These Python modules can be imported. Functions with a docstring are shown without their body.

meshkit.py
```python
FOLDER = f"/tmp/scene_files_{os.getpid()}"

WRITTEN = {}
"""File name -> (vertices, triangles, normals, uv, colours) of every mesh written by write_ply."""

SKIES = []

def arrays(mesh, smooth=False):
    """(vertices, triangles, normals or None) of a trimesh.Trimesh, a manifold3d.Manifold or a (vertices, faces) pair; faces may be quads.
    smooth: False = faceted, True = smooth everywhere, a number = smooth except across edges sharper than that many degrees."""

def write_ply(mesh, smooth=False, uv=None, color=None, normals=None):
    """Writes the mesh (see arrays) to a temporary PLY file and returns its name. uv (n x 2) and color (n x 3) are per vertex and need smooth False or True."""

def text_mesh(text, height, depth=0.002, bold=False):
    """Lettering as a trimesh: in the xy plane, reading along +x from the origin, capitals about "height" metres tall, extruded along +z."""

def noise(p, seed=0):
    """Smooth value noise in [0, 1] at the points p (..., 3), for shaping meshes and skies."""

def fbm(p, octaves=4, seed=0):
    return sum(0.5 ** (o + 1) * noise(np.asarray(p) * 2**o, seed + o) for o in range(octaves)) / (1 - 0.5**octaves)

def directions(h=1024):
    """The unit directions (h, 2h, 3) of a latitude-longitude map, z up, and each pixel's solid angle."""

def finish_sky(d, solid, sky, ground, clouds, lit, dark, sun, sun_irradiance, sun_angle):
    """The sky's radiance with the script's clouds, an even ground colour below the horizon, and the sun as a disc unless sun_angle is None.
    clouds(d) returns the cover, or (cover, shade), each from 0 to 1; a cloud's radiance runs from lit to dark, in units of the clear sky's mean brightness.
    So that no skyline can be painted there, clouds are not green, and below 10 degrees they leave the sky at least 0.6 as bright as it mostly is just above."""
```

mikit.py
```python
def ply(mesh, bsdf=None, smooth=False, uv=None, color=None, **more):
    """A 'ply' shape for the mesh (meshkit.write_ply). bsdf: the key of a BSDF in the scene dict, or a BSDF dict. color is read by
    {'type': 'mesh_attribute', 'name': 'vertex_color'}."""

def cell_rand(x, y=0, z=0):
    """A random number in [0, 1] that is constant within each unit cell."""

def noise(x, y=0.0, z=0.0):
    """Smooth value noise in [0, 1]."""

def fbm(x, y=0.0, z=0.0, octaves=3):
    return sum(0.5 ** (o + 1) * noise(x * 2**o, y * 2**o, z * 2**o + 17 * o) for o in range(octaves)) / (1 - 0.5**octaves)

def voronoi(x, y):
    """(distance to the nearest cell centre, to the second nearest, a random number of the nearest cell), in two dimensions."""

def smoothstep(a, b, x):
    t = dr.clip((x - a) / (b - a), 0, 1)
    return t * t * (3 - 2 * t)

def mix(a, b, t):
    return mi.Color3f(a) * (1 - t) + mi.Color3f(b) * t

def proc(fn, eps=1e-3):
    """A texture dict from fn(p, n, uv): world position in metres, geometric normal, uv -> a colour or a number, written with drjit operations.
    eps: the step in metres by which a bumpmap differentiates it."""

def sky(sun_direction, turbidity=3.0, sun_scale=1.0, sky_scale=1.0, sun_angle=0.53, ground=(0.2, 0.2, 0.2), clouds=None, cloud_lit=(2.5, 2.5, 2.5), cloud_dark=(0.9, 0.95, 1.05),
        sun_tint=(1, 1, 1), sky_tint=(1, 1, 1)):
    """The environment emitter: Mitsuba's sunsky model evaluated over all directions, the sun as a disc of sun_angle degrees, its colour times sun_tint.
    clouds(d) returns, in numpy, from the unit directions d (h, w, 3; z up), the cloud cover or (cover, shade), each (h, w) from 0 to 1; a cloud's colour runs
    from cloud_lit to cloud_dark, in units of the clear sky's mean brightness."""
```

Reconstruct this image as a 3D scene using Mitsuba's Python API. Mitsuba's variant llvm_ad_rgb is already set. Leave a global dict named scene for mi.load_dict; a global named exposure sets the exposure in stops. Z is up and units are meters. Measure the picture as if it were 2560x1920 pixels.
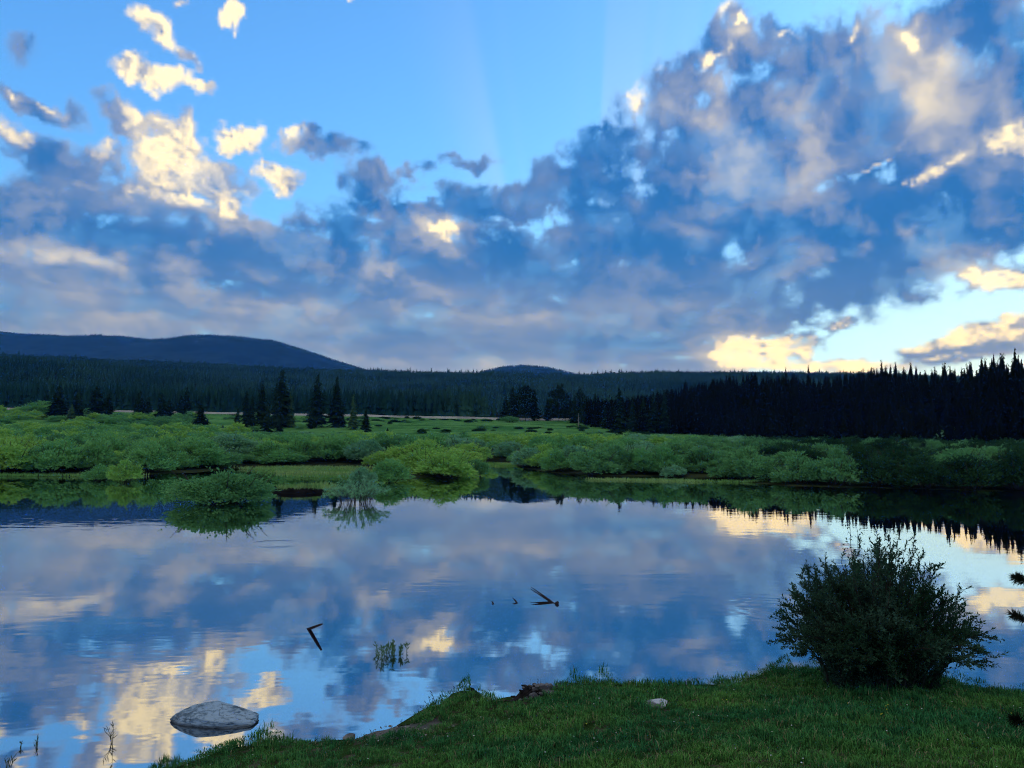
import math
import numpy as np, drjit as dr, mitsuba as mi, trimesh
import meshkit, mikit
from mikit import proc, ply, noise, fbm, smoothstep, mix, cell_rand

scene, labels = {}, {}
T = mi.ScalarTransform4f
RNG = np.random.default_rng(7)


def smooth(a, b, x):
    t = np.clip((x - a) / (b - a), 0, 1)
    return t * t * (3 - 2 * t)


# ------------------------------------------------------------------ camera: standing on the bank, eye 4 m above the pond
PITCH, ROLL = math.radians(3.6), math.radians(0.5)
FORWARD = np.array([0, math.cos(PITCH), math.sin(PITCH)])
UP = np.array([-math.sin(ROLL), -math.sin(PITCH) * math.cos(ROLL), math.cos(PITCH) * math.cos(ROLL)])
scene['camera'] = {'type': 'perspective', 'fov': 67.0, 'fov_axis': 'x', 'near_clip': 0.1, 'far_clip': 20000.0,
                   'to_world': T().look_at(origin=[0, 0, 4], target=[0, FORWARD[1] * 10, 4 + FORWARD[2] * 10], up=UP.tolist())}
exposure = 2.52

# ------------------------------------------------------------------ sky: a blue evening sky, broken cloud lit from the low right, the sun itself hidden
COVER = [
    (-25.8,25.8,1.25,0.82,32,0.95,0.35), (-23.7,24.6,1.05,0.47,30,0.75,0.5), (-20.3,27.1,0.65,0.55,0,0.95,0.4), (-25.5,22.9,2.23,0.73,4,1.05,0.3), 
    (-22.4,22.7,0.97,0.31,0,0.7,0.4), (-24.3,27.5,0.61,0.28,0,0.9,0.35), (-33.3,22.9,1.24,0.80,-20,0.42,0.8), (-11.8,29.4,0.32,0.25,0,0.8,0.4), 
    (-32.3,19.7,2.03,0.63,8,0.75,0.5), (-23.8,24.7,0.63,0.30,30,0.8,0.35), (-27.4,19.9,1.73,1.09,20,0.95,0.4), (-33.5,17.8,0.91,0.75,0,1,0.35), 
    (-31.4,16.8,2.85,1.30,22,1,0.5), (-28.8,17.3,1.40,1.00,0,0.95,0.4), (-23.9,19.8,1.50,1.24,20,1,0.35), (-23.4,17.2,3.29,2.09,10,1.1,0.35), (-19.9,19.8,1.71,0.79,0,1,0.35), 
    (-25.4,15.0,5.22,1.46,0,1.1,0.4), (-20.6,15.5,1.38,0.96,30,1,0.35), (-17.4,17.6,1.30,1.01,20,0.95,0.35), (-17.9,18.7,0.33,0.28,0,0.8,0.4), 
    (-16.1,20.6,0.71,0.52,0,0.95,0.35), (-14.4,19.7,2.29,0.96,10,0.95,0.55), (-11.8,20.1,1.48,0.67,0,0.55,0.7), (-10.5,18.0,2.00,1.11,0,0.9,0.5), 
    (-3.5,19.7,1.66,0.54,-8,0.65,0.6), (-7.6,18.8,1.01,0.49,0,0.5,0.6), (-33.0,13.4,4.98,2.06,0,1.1,0.6), (-27.5,11.5,8.65,2.69,0,1.2,0.7), (-16.5,12.3,10.07,2.90,0,1.2,0.6), 
    (-7.9,15.3,8.14,1.87,-8,1.1,0.5), (1.4,17.1,4.11,1.99,-20,1.05,0.4), (-3.1,16.7,3.12,1.52,0,1.05,0.45), (-3.7,11.1,13.51,4.14,0,1.2,0.7), (17.3,20.1,8.70,4.97,0,1.25,0.3), 
    (24.4,21.6,8.95,5.37,0,1.25,0.35), (31.7,19.3,6.71,6.23,0,1.25,0.4), (16.4,26.5,2.04,2.38,0,1,0.4), (12.1,22.8,3.72,2.24,-30,1.1,0.3), (7.0,20.3,3.40,1.87,-20,0.75,0.7), 
    (5.9,18.0,3.29,2.24,0,0.8,0.7), (32.9,25.1,2.94,2.00,20,1.3,0.4), (27.3,24.5,4.06,2.13,-10,1,0.4), (22.4,25.3,3.28,1.65,10,1,0.4), (19.3,26.3,1.69,1.38,0,0.9,0.4), 
    (11.7,14.6,13.56,3.56,-5,1.2,0.6), (24.2,13.1,11.83,4.26,-10,1.2,0.6), (11.7,10.0,15.36,3.65,-8,1.2,0.6), (25.6,11.4,9.13,2.89,-16,1.2,0.5), 
    (32.4,14.8,4.81,3.63,-20,1,0.6), (13.3,7.3,11.67,1.66,-12,1.1,0.5), (17.8,5.9,4.04,1.37,-4,1.1,0.5), (22.0,4.7,5.60,0.48,3,0.95,0.5), (31.1,6.0,4.78,1.00,-13,1.1,0.35), 
    (32.7,9.8,1.81,0.80,18,0.95,0.4), (31.5,10.3,1.49,0.69,-20,0.9,0.4), (23.4,7.6,1.38,0.50,-10,0.9,0.4), (33.6,17.9,1.11,1.13,0,1,0.35), (29.3,5.1,3.13,0.21,-6,0.8,0.5), 
    (33.1,7.4,0.43,0.20,0,0.6,0.5), (-28.7,8.3,11.05,4.48,0,1.2,0.9), (-13.8,8.3,13.54,4.30,0,1.2,0.9), (-0.2,7.3,14.37,3.41,0,1.2,0.9), (-16.9,5.3,28.24,1.64,0,1,0.9), 
    (4.9,5.7,14.29,1.71,-3,1.05,0.8), 
]
GAPS = [
    (2.1,15.2,1.84,0.66,-10,0.8), (7.6,17.9,2.28,1.92,0,0.45), (25.2,17.8,1.91,0.35,-12,0.7), (30.9,17.8,1.47,0.83,-20,0.5), (24.8,13.0,1.40,0.55,-10,0.5), 
    (-10.0,15.6,1.95,0.45,-5,0.7), (-6.6,17.0,2.30,0.64,-10,0.8), (-1.2,15.7,1.34,0.52,0,0.4), (-22.8,16.1,0.57,0.60,0,0.5), (30.6,15.0,1.75,0.71,-10,0.4), 
    (16.6,17.4,0.92,0.37,0,0), (-1.0,19.0,1.32,0.57,0,0.6), (-17.2,14.9,1.84,0.94,20,0.4), 
]
LIT = [
    (-25.5,25.9,2.43,1.49,25,1.1), (-20.3,27.1,1.39,1.35,0,1.2), (-25.5,22.9,4.13,1.65,0,1.25), (-24.3,27.5,1.31,0.65,0,1.1), (-11.8,29.4,0.74,0.68,0,1.2), 
    (-31.9,20.1,0.71,0.37,0,0.8), (-33.2,19.9,0.46,0.26,0,0.8), (-22.6,24.5,0.82,0.41,30,1.1), (-26.9,20.4,1.47,1.22,20,0.9), (-33.5,17.9,1.16,0.87,0,1.1), 
    (-28.8,17.7,1.76,1.27,0,0.85), (-23.7,20.1,2.25,1.44,10,0.9), (-23.7,17.7,5.23,2.76,15,0.95), (-19.9,19.9,2.92,1.34,0,1.25), (-25.1,15.6,5.23,1.63,0,0.75), 
    (-20.7,15.8,2.02,1.72,40,1.1), (-17.4,17.6,2.09,1.73,20,1.2), (-17.9,18.7,0.67,0.53,0,1), (-16.1,20.7,1.21,0.83,0,1.2), (-29.5,15.5,0.76,0.29,0,0.7), 
    (-23.3,15.4,2.48,0.90,0,0.9), (-4.9,14.5,1.74,1.05,20,1.15), (-5.1,13.2,2.01,1.33,0,0.7), (-10.6,12.5,0.85,1.64,0,0.6), (-9.6,12.0,1.32,0.46,0,0.5), 
    (-29.3,11.0,4.40,0.65,2,0.62), (-5.8,10.1,2.36,0.88,0,0.5), (-18.3,11.0,1.23,0.45,10,0.45), (-22.3,9.1,2.63,0.63,0,0.3), (-31.1,8.4,4.02,1.17,0,0.28), 
    (-15.7,8.3,9.50,1.31,0,0.3), (-0.2,8.4,12.30,0.48,3,0.4), (5.6,8.4,1.35,0.47,0,0.35), (-20.1,7.4,6.04,0.77,0,0.28), (-3.7,8.7,5.44,1.36,0,0.3), (9.1,23.9,0.59,1.64,8,1.5), 
    (14.8,25.7,0.97,0.36,-30,1.2), (17.0,28.0,0.57,0.31,0,1.2), (16.7,27.3,0.72,0.55,0,0.7), (15.9,26.5,0.44,0.32,0,1.1), (19.9,26.6,0.70,0.24,0,1.1), 
    (28.3,25.2,0.93,0.92,0,1), (24.3,25.7,0.60,0.40,0,0.9), (16.0,29.0,0.50,0.40,0,1.1), (11.4,25.2,0.43,0.17,0,0.8), (13.4,22.0,2.46,2.10,0,0.6), 
    (15.1,24.2,1.80,1.16,-30,0.5), (11.4,23.3,1.55,1.19,0,0.4), (16.3,18.1,2.14,1.85,0,0.42), (16.7,19.6,1.51,1.22,0,0.5), (26.4,21.9,3.40,3.61,20,0.6), 
    (21.7,21.1,1.70,2.32,30,0.62), (23.7,18.8,4.44,1.46,-10,0.42), (28.7,23.1,1.50,1.61,0,0.5), (28.0,19.4,2.06,1.68,0,0.4), (14.7,19.1,1.55,1.23,0,0.4), 
    (9.0,16.6,0.98,0.64,0,0.3), (15.3,15.7,2.81,0.38,-6,0.5), (12.7,14.5,2.56,0.65,10,0.45), (16.6,12.1,2.49,0.64,-20,0.4), (19.7,11.2,1.81,0.51,-20,0.35), 
    (24.9,18.0,0.75,0.33,-30,1), (26.0,18.1,0.40,0.22,-30,1), (28.9,16.6,1.54,0.43,-8,1.2), (30.8,17.4,1.48,0.50,-25,0.8), (25.7,16.7,1.63,0.88,-10,0.4), 
    (27.2,13.4,0.37,0.77,0,0.6), (24.8,12.3,0.56,0.24,0,0.7), (30.5,10.1,1.52,0.58,-20,0.5), (17.8,5.7,4.04,1.17,-3,1.9), (16.5,6.5,2.20,0.72,-10,1.3), 
    (20.3,6.5,1.81,0.45,-8,1), (22.0,4.7,6.19,0.57,2,1.6), (29.8,6.3,3.87,0.71,-8,1.6), (32.4,7.1,2.20,0.40,-18,1.1), (32.7,9.8,1.93,0.80,18,1.2), (31.2,10.3,1.00,0.52,-20,1), 
    (23.4,7.6,1.44,0.56,-10,0.95), (33.6,18.0,1.50,1.48,0,1.2), (29.3,5.1,3.39,0.24,-6,0.9), (33.1,7.4,0.48,0.26,0,1), (10.0,5.3,8.64,0.81,-3,0.35), 
    (1.5,5.5,10.27,0.82,0,0.25), 
]


def billow(p, octaves, seed):
    return sum(0.62 ** o * (1 - np.abs(2 * meshkit.noise(p * 2.07**o + 7.3 * o, seed + o) - 1)) for o in range(octaves)) / sum(0.62 ** o for o in range(octaves))


def blob_field(az, el, blobs, gain):
    """Union of soft ellipses (azimuth, elevation, half axes, tilt, strength, ...) in degrees of the sky."""
    out = np.full(az.shape, -1.0)
    for b in blobs:
        a0, e0, rx, ry, rot, amp = b[:6]
        dx, dy = (az - a0) * math.cos(math.radians(e0)), e0 - el
        near = (np.abs(dx) < 2.0 * max(rx, ry) + 1) & (np.abs(dy) < 2.0 * max(rx, ry) + 1)
        c, s = math.cos(math.radians(rot)), math.sin(math.radians(rot))
        x, y = (dx[near] * c + dy[near] * s) / rx, (-dx[near] * s + dy[near] * c) / ry
        v = amp * (1.25 - np.sqrt(x * x + y * y)) if gain else amp * np.exp(-(x * x + y * y))
        out[near] = np.maximum(out[near], v)
    return out


def clouds(d):
    az, el = np.degrees(np.arctan2(d[..., 0], d[..., 1])), np.degrees(np.arcsin(np.clip(d[..., 2], -1, 1)))
    # a cloud layer low in the sky is seen edge-on and so looks flatter
    v = 30 * np.log1p(np.maximum(el, 0) / 9)
    q = np.stack([az / 2.0, v / 2.0, 0 * az], -1)
    w1, w2 = meshkit.fbm(q * 0.7, 6, 3) - 0.5, meshkit.fbm(q * 0.7 + 40, 6, 9) - 0.5
    w3, w4 = meshkit.fbm(q * 2.2 + 80, 4, 13) - 0.5, meshkit.fbm(q * 2.2 + 120, 4, 17) - 0.5
    squash = np.clip((6 + el) / 20, 0.3, 1.3)
    wx, wy = az + 2.2 * w1 + 1.3 * w3, el + (1.6 * w2 + 1.1 * w4) * squash
    warp = np.stack([w1, w2, 0 * w1], -1)
    qa = q + warp * 0.7
    puff = billow(qa, 6, 21)
    relief = puff - billow(qa + np.array([0.13, 0.10, 0]), 6, 21)   # lit from the right and above
    broad = meshkit.fbm(q * 0.3 + 3, 4, 61) - meshkit.fbm(q * 0.3 + np.array([3.25, 3.2, 3]), 4, 61)
    ql = (q + warp * 0.5) * 0.42
    lump = meshkit.fbm(ql + 5, 5, 71) - meshkit.fbm(ql + np.array([5.26, 5.22, 5]), 5, 71)      # shading of the big billows
    soft = meshkit.fbm(q * 0.5 + warp * 1.3 + 11, 6, 31)
    streak = meshkit.fbm(np.stack([az / 9 + w1, v / 2.4 + w2, 0 * az], -1), 5, 51)
    # beyond the mapped part of the sky the same layer goes on: a broken bank low down, scattered cloud above it
    wide = np.stack([d[..., 0], d[..., 1], 0 * az], -1) / (d[..., 2:3] + 0.18)
    far = meshkit.fbm(wide * 1.1 + 5, 6, 77)
    ahead = smooth(52, 42, np.abs(az)) * smooth(42, 33, el)
    hole = np.maximum(blob_field(wx, wy, GAPS, False), 0)
    D = blob_field(wx, wy, COVER, True)
    D = np.maximum(D, 2.0 * smooth(7.5, 4, el + 2 * w2) * smooth(24, 14, az + 6 * w1) - 1)   # the layer reaches the horizon
    beyond = np.maximum(2.1 * smooth(24, 9, el + 9 * w1 + 3 * w2) - 1, 5.0 * (far - 0.5) - 0.25)
    D = D * ahead + beyond * (1 - ahead)
    D = D + ((puff - 0.62) * 1.5 + (soft - 0.5) * 0.5) * smooth(-0.5, 0.1, D) - hole * (0.2 + 1.0 * smooth(0.35, 0.6, soft))
    c1 = smooth(-0.02, 0.72, D)
    rift = smooth(0.60, 0.80, 0.55 * meshkit.fbm(q * 0.62 + warp * 0.9 + 31, 6, 91) + 0.45 * (1.5 - puff)) * smooth(2, 9, el)
    c1 = c1 * (1 - 0.12 * rift)
    cover = c1
    lit = np.maximum(blob_field(wx, wy, LIT, False), 0)
    thin = smooth(0.5, 0.08, D)
    down = smooth(13, 8, el)
    fine = smooth(0.5, 0.95, lit)
    form = np.clip(0.56 + (0.5 + 1.3 * fine) * relief + 1.7 * lump + 0.8 * broad + (0.3 + 0.9 * fine) * (puff - 0.6) + 0.9 * (soft - 0.5), 0.04, 1.25)
    lit = np.where(lit < 0.7, lit * (0.58 - 0.15 * down), lit)
    L = lit * form + 0.12 * thin
    quiet = 0.45 + 0.55 * smooth(2, 14, np.abs(az - 4))
    L = L + np.clip(0.0 + 0.55 * lump * (1 - 0.5 * down) + 0.10 * broad + 0.22 * relief + 0.36 * (soft - 0.5) + 0.05 * smooth(14, 20, el + 3 * w1), 0, 0.4) * quiet
    L = L + down * smooth(30, 10, az) * np.clip(0.035 + 0.25 * (streak - 0.45), 0, 0.2) + 0.07 * smooth(6, 3, el) * smooth(26, 14, az)
    L = L + 0.03 * smooth(14, 10, el) + 0.075 * smooth(8.5, 3.5, el)
    # the clouds in the east face the low sun
    high = smooth(18, 27, el)
    L = L + (1 - ahead) * high * (0.10 + 0.35 * form + 0.42 * smooth(50, 130, np.abs(az)) * smooth(0.35, 0.6, far))
    shade = 1 - np.clip(L, 0, 1)
    # thin high veil glowing over the sunset, and faint rays fanning out above the hidden sun
    veil = 0.86 * np.exp(-((az - 33) / 19.0) ** 2) * np.exp(-(np.maximum(el, 0) / 10.5) ** 1.4)
    fan = np.degrees(np.arctan2(az - 5.0, el + 6.0))
    ray = smooth(0.40, 0.64, meshkit.fbm(np.stack([fan / 5.0 + 3, 0 * az, 0 * az + 2], -1), 3, 5)) * smooth(38, 14, el) * smooth(24, 8, np.abs(fan))
    veil = np.maximum(veil, 0.19 * ray)
    shade = (shade * cover + 0.30 * veil * (1 - cover)) / np.maximum(cover + veil * (1 - cover), 1e-6)
    cover = cover + veil * (1 - cover)
    return cover, shade


sa, se = math.radians(40),math.radians(32)
SUN = (math.cos(se)*math.sin(sa),math.cos(se)*math.cos(sa),math.sin(se))
tint = np.array((.52,1.0,1.44))*1.0
SKY = dict(turbidity=2.2,sun_scale=0.0,sky_tint = tuple(tint),cloud_lit=tuple(np.array((.95,.81,.54))/.35),cloud_dark=tuple(np.array((.019,.128,.385))/.35))
scene['sky'] = mikit.sky(SUN, clouds=clouds, **SKY)

# ------------------------------------------------------------------ terrain
NEAR = [(-160, -40), (-60, -22), (-25, -9), (-11, 0.5), (-7, 4.4), (-4.9, 7.3), (-3.94, 8.62), (-3.35, 9.3), (-2.56, 9.8), (-1.96, 9.95), (-1.32, 10.12), (-1.2, 10.7), (-.92, 11.3), (-.5, 11.62),
        (-.36, 11.42), (-.05, 11.40), (.1, 11.68), (.9, 11.74), (2.04, 11.68), (3.2, 11.78), (3.6, 12.1), (4.0, 12.5), (4.8, 12.6), (5.69, 12.35), (6.47, 11.95), (7.3, 11.5), (9, 10.6), (14, 8.5), (30, 3), (60, -8), (108, -30)]
FARSHORE = [(112, 0), (92, 28), (62, 48), (37, 57), (28, 60), (21.5, 61.5), (19.5, 68), (14, 74), (8.8, 73), (4.5, 78), (1.6, 88), (-0.5, 106), (-2.8, 108), (-3.6, 78), (-5.5, 70.5), (-8, 68), (-9.6, 64),
            (-12, 70), (-14, 84), (-20, 88), (-27, 88), (-29.5, 74), (-31.5, 70), (-36, 69), (-42, 66.5), (-60, 64), (-100, 62), (-165, 60)]
POND = np.array(NEAR + FARSHORE, float)


def pond_distance(x, y):
    """Metres from the pond's edge, positive on land, negative over water."""
    x, y = np.asarray(x, float), np.asarray(y, float)
    best, inside = np.full(x.shape, 1e9), np.zeros(x.shape, bool)
    for (ax, ay), (bx, by) in zip(POND, np.roll(POND, -1, 0)):
        ex, ey = bx - ax, by - ay
        t = np.clip(((x - ax) * ex + (y - ay) * ey) / (ex * ex + ey * ey), 0, 1)
        best = np.minimum(best, (x - ax - t * ex) ** 2 + (y - ay - t * ey) ** 2)
        if ay != by:
            inside ^= ((ay > y) != (by > y)) & (x < ax + (y - ay) * ex / (by - ay))
    return np.where(inside, -1, 1) * np.sqrt(best)


def n2(x, y, size, octaves=4, seed=0):
    return meshkit.fbm(np.stack([np.asarray(x, float) / size, np.asarray(y, float) / size, np.zeros(np.shape(x))], -1), octaves, seed) - 0.5


HILL_FOOT = [(-400, 900), (20, 260), (30, 218), (47, 200), (79, 166), (91, 140), (100, 100), (112, 60), (140, 10), (180, -60), (600, -200)]


def hill_inside(x, y):
    """How far (x, y) lies up the dark hill on the right, in metres behind its foot."""
    hx, hy = np.array(HILL_FOOT, float).T
    return (y - np.interp(x, hx, hy)) * 0.8


def height(x, y, d=None):
    x, y = np.asarray(x, float), np.asarray(y, float)
    d = pond_distance(x, y) if d is None else d
    land = np.maximum(d, 0)
    # the near bank: a low cut edge, then a grassy slope up to where the camera stands
    near = 0.05 + 0.27 * smooth(0, 0.28, land + 0.35 * n2(x, y, 0.5, 3, 4) * smooth(0, 0.3, land)) + 0.165 * np.minimum(land, 13) + 0.10 * n2(x, y, 1.6, 4, 1) * smooth(0, 1, land) + 0.05 * n2(x, y, 0.3, 3, 2) * smooth(0, 0.4, land)
    near += 0.04 * np.exp(-((x - 5.0) / 1.9) ** 2 - ((y - 10.9) / 1.5) ** 2)
    near -= 0.22 * smooth(0.75, 0.2, np.hypot((x + 1.9) / 1.3, (y - 9.45) / 0.55))          # trampled landing with gravel
    near -= 0.17 * smooth(1.0, 0.45, np.hypot((x + 0.16) / 0.52, (y - 10.95) / 0.50))        # burnt hollow
    far = np.interp(y, [-100, 50, 60, 80, 100, 150, 200, 250, 290, 310, 500, 700, 3000], [0.2, 0.2, 0.25, 0.4, 0.7, 1.7, 3.5, 6.2, 8.9, 9.6, 13, 18, 20])
    far = far - 0.011 * np.minimum(x, 0) * smooth(150, 290, y)
    far = 0.06 + far * smooth(0, 9, land) + 0.5 * n2(x, y, 14, 4, 5) * smooth(2, 12, land) * smooth(400, 250, y) + 1.2 * n2(x, y, 45, 3, 8) * smooth(110, 190, y) * smooth(285, 250, y)
    s = hill_inside(x, y)
    far = far + np.clip((x - 52) * 0.075, 0, 6) * smooth(-10, 120, s) * (1 + 0.25 * n2(x, y, 60, 3, 12))
    z = near + (far - near) * smooth(14, 45, np.maximum(y, np.abs(x) - 4))
    wet = -0.9 * smooth(0, 2.5, -d)
    return np.where(d > 0, z, np.where(d > -1e-9, 0.05, 0.05 + wet))


def slope_normal(x, y, e=0.15):
    gx = (height(x + e, y) - height(x - e, y)) / (2 * e)
    gy = (height(x, y + e) - height(x, y - e)) / (2 * e)
    n = np.stack([-gx, -gy, np.ones_like(gx)], -1)
    return n / np.linalg.norm(n, axis=-1, keepdims=True)


# ------------------------------------------------------------------ mesh helpers
class Batch:
    def __init__(self):
        self.v, self.f, self.n = [], [], 0

    def add(self, v, f):
        v = np.asarray(v, float).reshape(-1, 3)
        self.v.append(v)
        self.f.append(np.asarray(f, int).reshape(-1, 3) + self.n)
        self.n += len(v)

    def mesh(self):
        return np.vstack(self.v), np.vstack(self.f)


def tube(points, radii, sides=5):
    p = np.asarray(points, float)
    r = np.broadcast_to(np.asarray(radii, float), (len(p),))
    t = np.gradient(p, axis=0)
    t /= np.linalg.norm(t, axis=1, keepdims=True) + 1e-9
    a = np.cross(t, [0.31, 0.93, 0.2])
    a /= np.linalg.norm(a, axis=1, keepdims=True) + 1e-9
    b = np.cross(t, a)
    ang = np.arange(sides) * 2 * np.pi / sides
    v = p[:, None] + r[:, None, None] * (np.cos(ang)[None, :, None] * a[:, None] + np.sin(ang)[None, :, None] * b[:, None])
    i, j = np.meshgrid(np.arange(len(p) - 1), np.arange(sides), indexing='ij')
    k = (j + 1) % sides
    f = np.concatenate([np.stack([i * sides + j, i * sides + k, (i + 1) * sides + k], -1).reshape(-1, 3), np.stack([i * sides + j, (i + 1) * sides + k, (i + 1) * sides + j], -1).reshape(-1, 3)])
    n = len(p) * sides
    v = np.vstack([v.reshape(-1, 3), p[:1], p[-1:]])
    j1 = np.arange(sides)
    k1 = (j1 + 1) % sides
    caps = np.vstack([np.stack([k1, j1, 0 * j1 + n], 1), np.stack([n - sides + j1, n - sides + k1, 0 * j1 + n + 1], 1)])
    return v, np.vstack([f, caps])


def unit(v):
    return v / (np.linalg.norm(v, axis=-1, keepdims=True) + 1e-9)


def leaves(base, along, side, length, width):
    """Pointed leaves, each two triangles folded along the midrib."""
    n = len(base)
    length, width = np.broadcast_to(length, (n,))[:, None], np.broadcast_to(width, (n,))[:, None]
    along, side = unit(along), unit(side - along * (side * unit(along)).sum(-1, keepdims=True))
    up = np.cross(side, along)
    mid = base + along * length * 0.45
    v = np.stack([base, mid + side * width * 0.5 + up * width * 0.15, base + along * length, mid - side * width * 0.5 + up * width * 0.15], 1).reshape(-1, 3)
    k = np.arange(n)[:, None] * 4
    return v, np.hstack([k, k + 1, k + 2, k, k + 2, k + 3]).reshape(-1, 3)


def ball(n, rng):
    d = rng.normal(size=(n, 3))
    return unit(d)


def grid_mesh(xs, ys, z):
    x, y = np.meshgrid(xs, ys)
    v = np.stack([x, y, z(x, y)], -1).reshape(-1, 3)
    nx = len(xs)
    i, j = np.meshgrid(np.arange(len(ys) - 1), np.arange(nx - 1), indexing='ij')
    a = (i * nx + j).ravel()
    return v, np.vstack([np.stack([a, a + 1, a + nx + 1], 1), np.stack([a, a + nx + 1, a + nx], 1)])


def stone_mesh(seed, sub=2, rough=0.25, flat=1.0):
    """A broken, weathered stone about 2 units across: facets cut off an icosphere, then worn by noise."""
    rng = np.random.default_rng(seed)
    m = trimesh.creation.icosphere(subdivisions=sub)
    v = np.array(m.vertices)
    for k in range(9):
        n = unit(rng.normal(size=3))
        h = rng.uniform(0.55, 0.85)
        s = v @ n - h
        v = v - np.maximum(s, 0)[:, None] * n * 0.85
    v *= 1 + rough * (meshkit.fbm(v * 1.7 + seed, 4, seed)[:, None] - 0.5)
    v[:, 2] *= flat
    return v, np.array(m.faces)


taken = {}


def numbered(name):
    taken[name] = taken.get(name, -1) + 1
    return name if taken[name] == 0 else '%s_%03d' % (name, taken[name])


def tell(key, label=None, category=None, group=None, kind=None):
    labels[key] = {k: v for k, v in dict(label=label, category=category, group=group, kind=kind).items() if v}


def part(parent, name, shape):
    n, key = 0, '%s__%s' % (parent, name)
    while key in scene:
        n += 1
        key = '%s__%s_%03d' % (parent, name, n)
    scene[key] = shape
    return key


def shape_group(key, parts):
    scene[key] = {'type': 'shapegroup', **parts}


def copy(name, group, to_world):
    key = numbered(name)
    scene[key] = {'type': 'instance', 'to_world': to_world, 'group': {'type': 'ref', 'id': group}}
    return key


def pose(x, y, z, sx, sz, rot, lean=0.0):
    return T().translate([float(x), float(y), float(z)]).rotate([0, 0, 1], float(rot)).rotate([1, 0, 0], float(lean)).scale([float(sx), float(sx), float(sz)])


# ------------------------------------------------------------------ materials
def material(key, bsdf, two=True):
    scene[key] = {'type': 'twosided', 'bsdf': bsdf} if two else bsdf


def tone(base, other, size, fine=None, amount=0.25):
    """A base colour that wanders to another from plant to plant, by the position in the world."""
    def fn(p, n, uv):
        a = smoothstep(0.3, 0.7, fbm(p.x / size, p.y / size, p.z / size, 3))
        c = mix(base, other, a)
        if fine:
            c = c * (1 + amount * (2 * noise(p.x / fine, p.y / fine, p.z / fine) - 1))
        return c
    return proc(fn)


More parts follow.
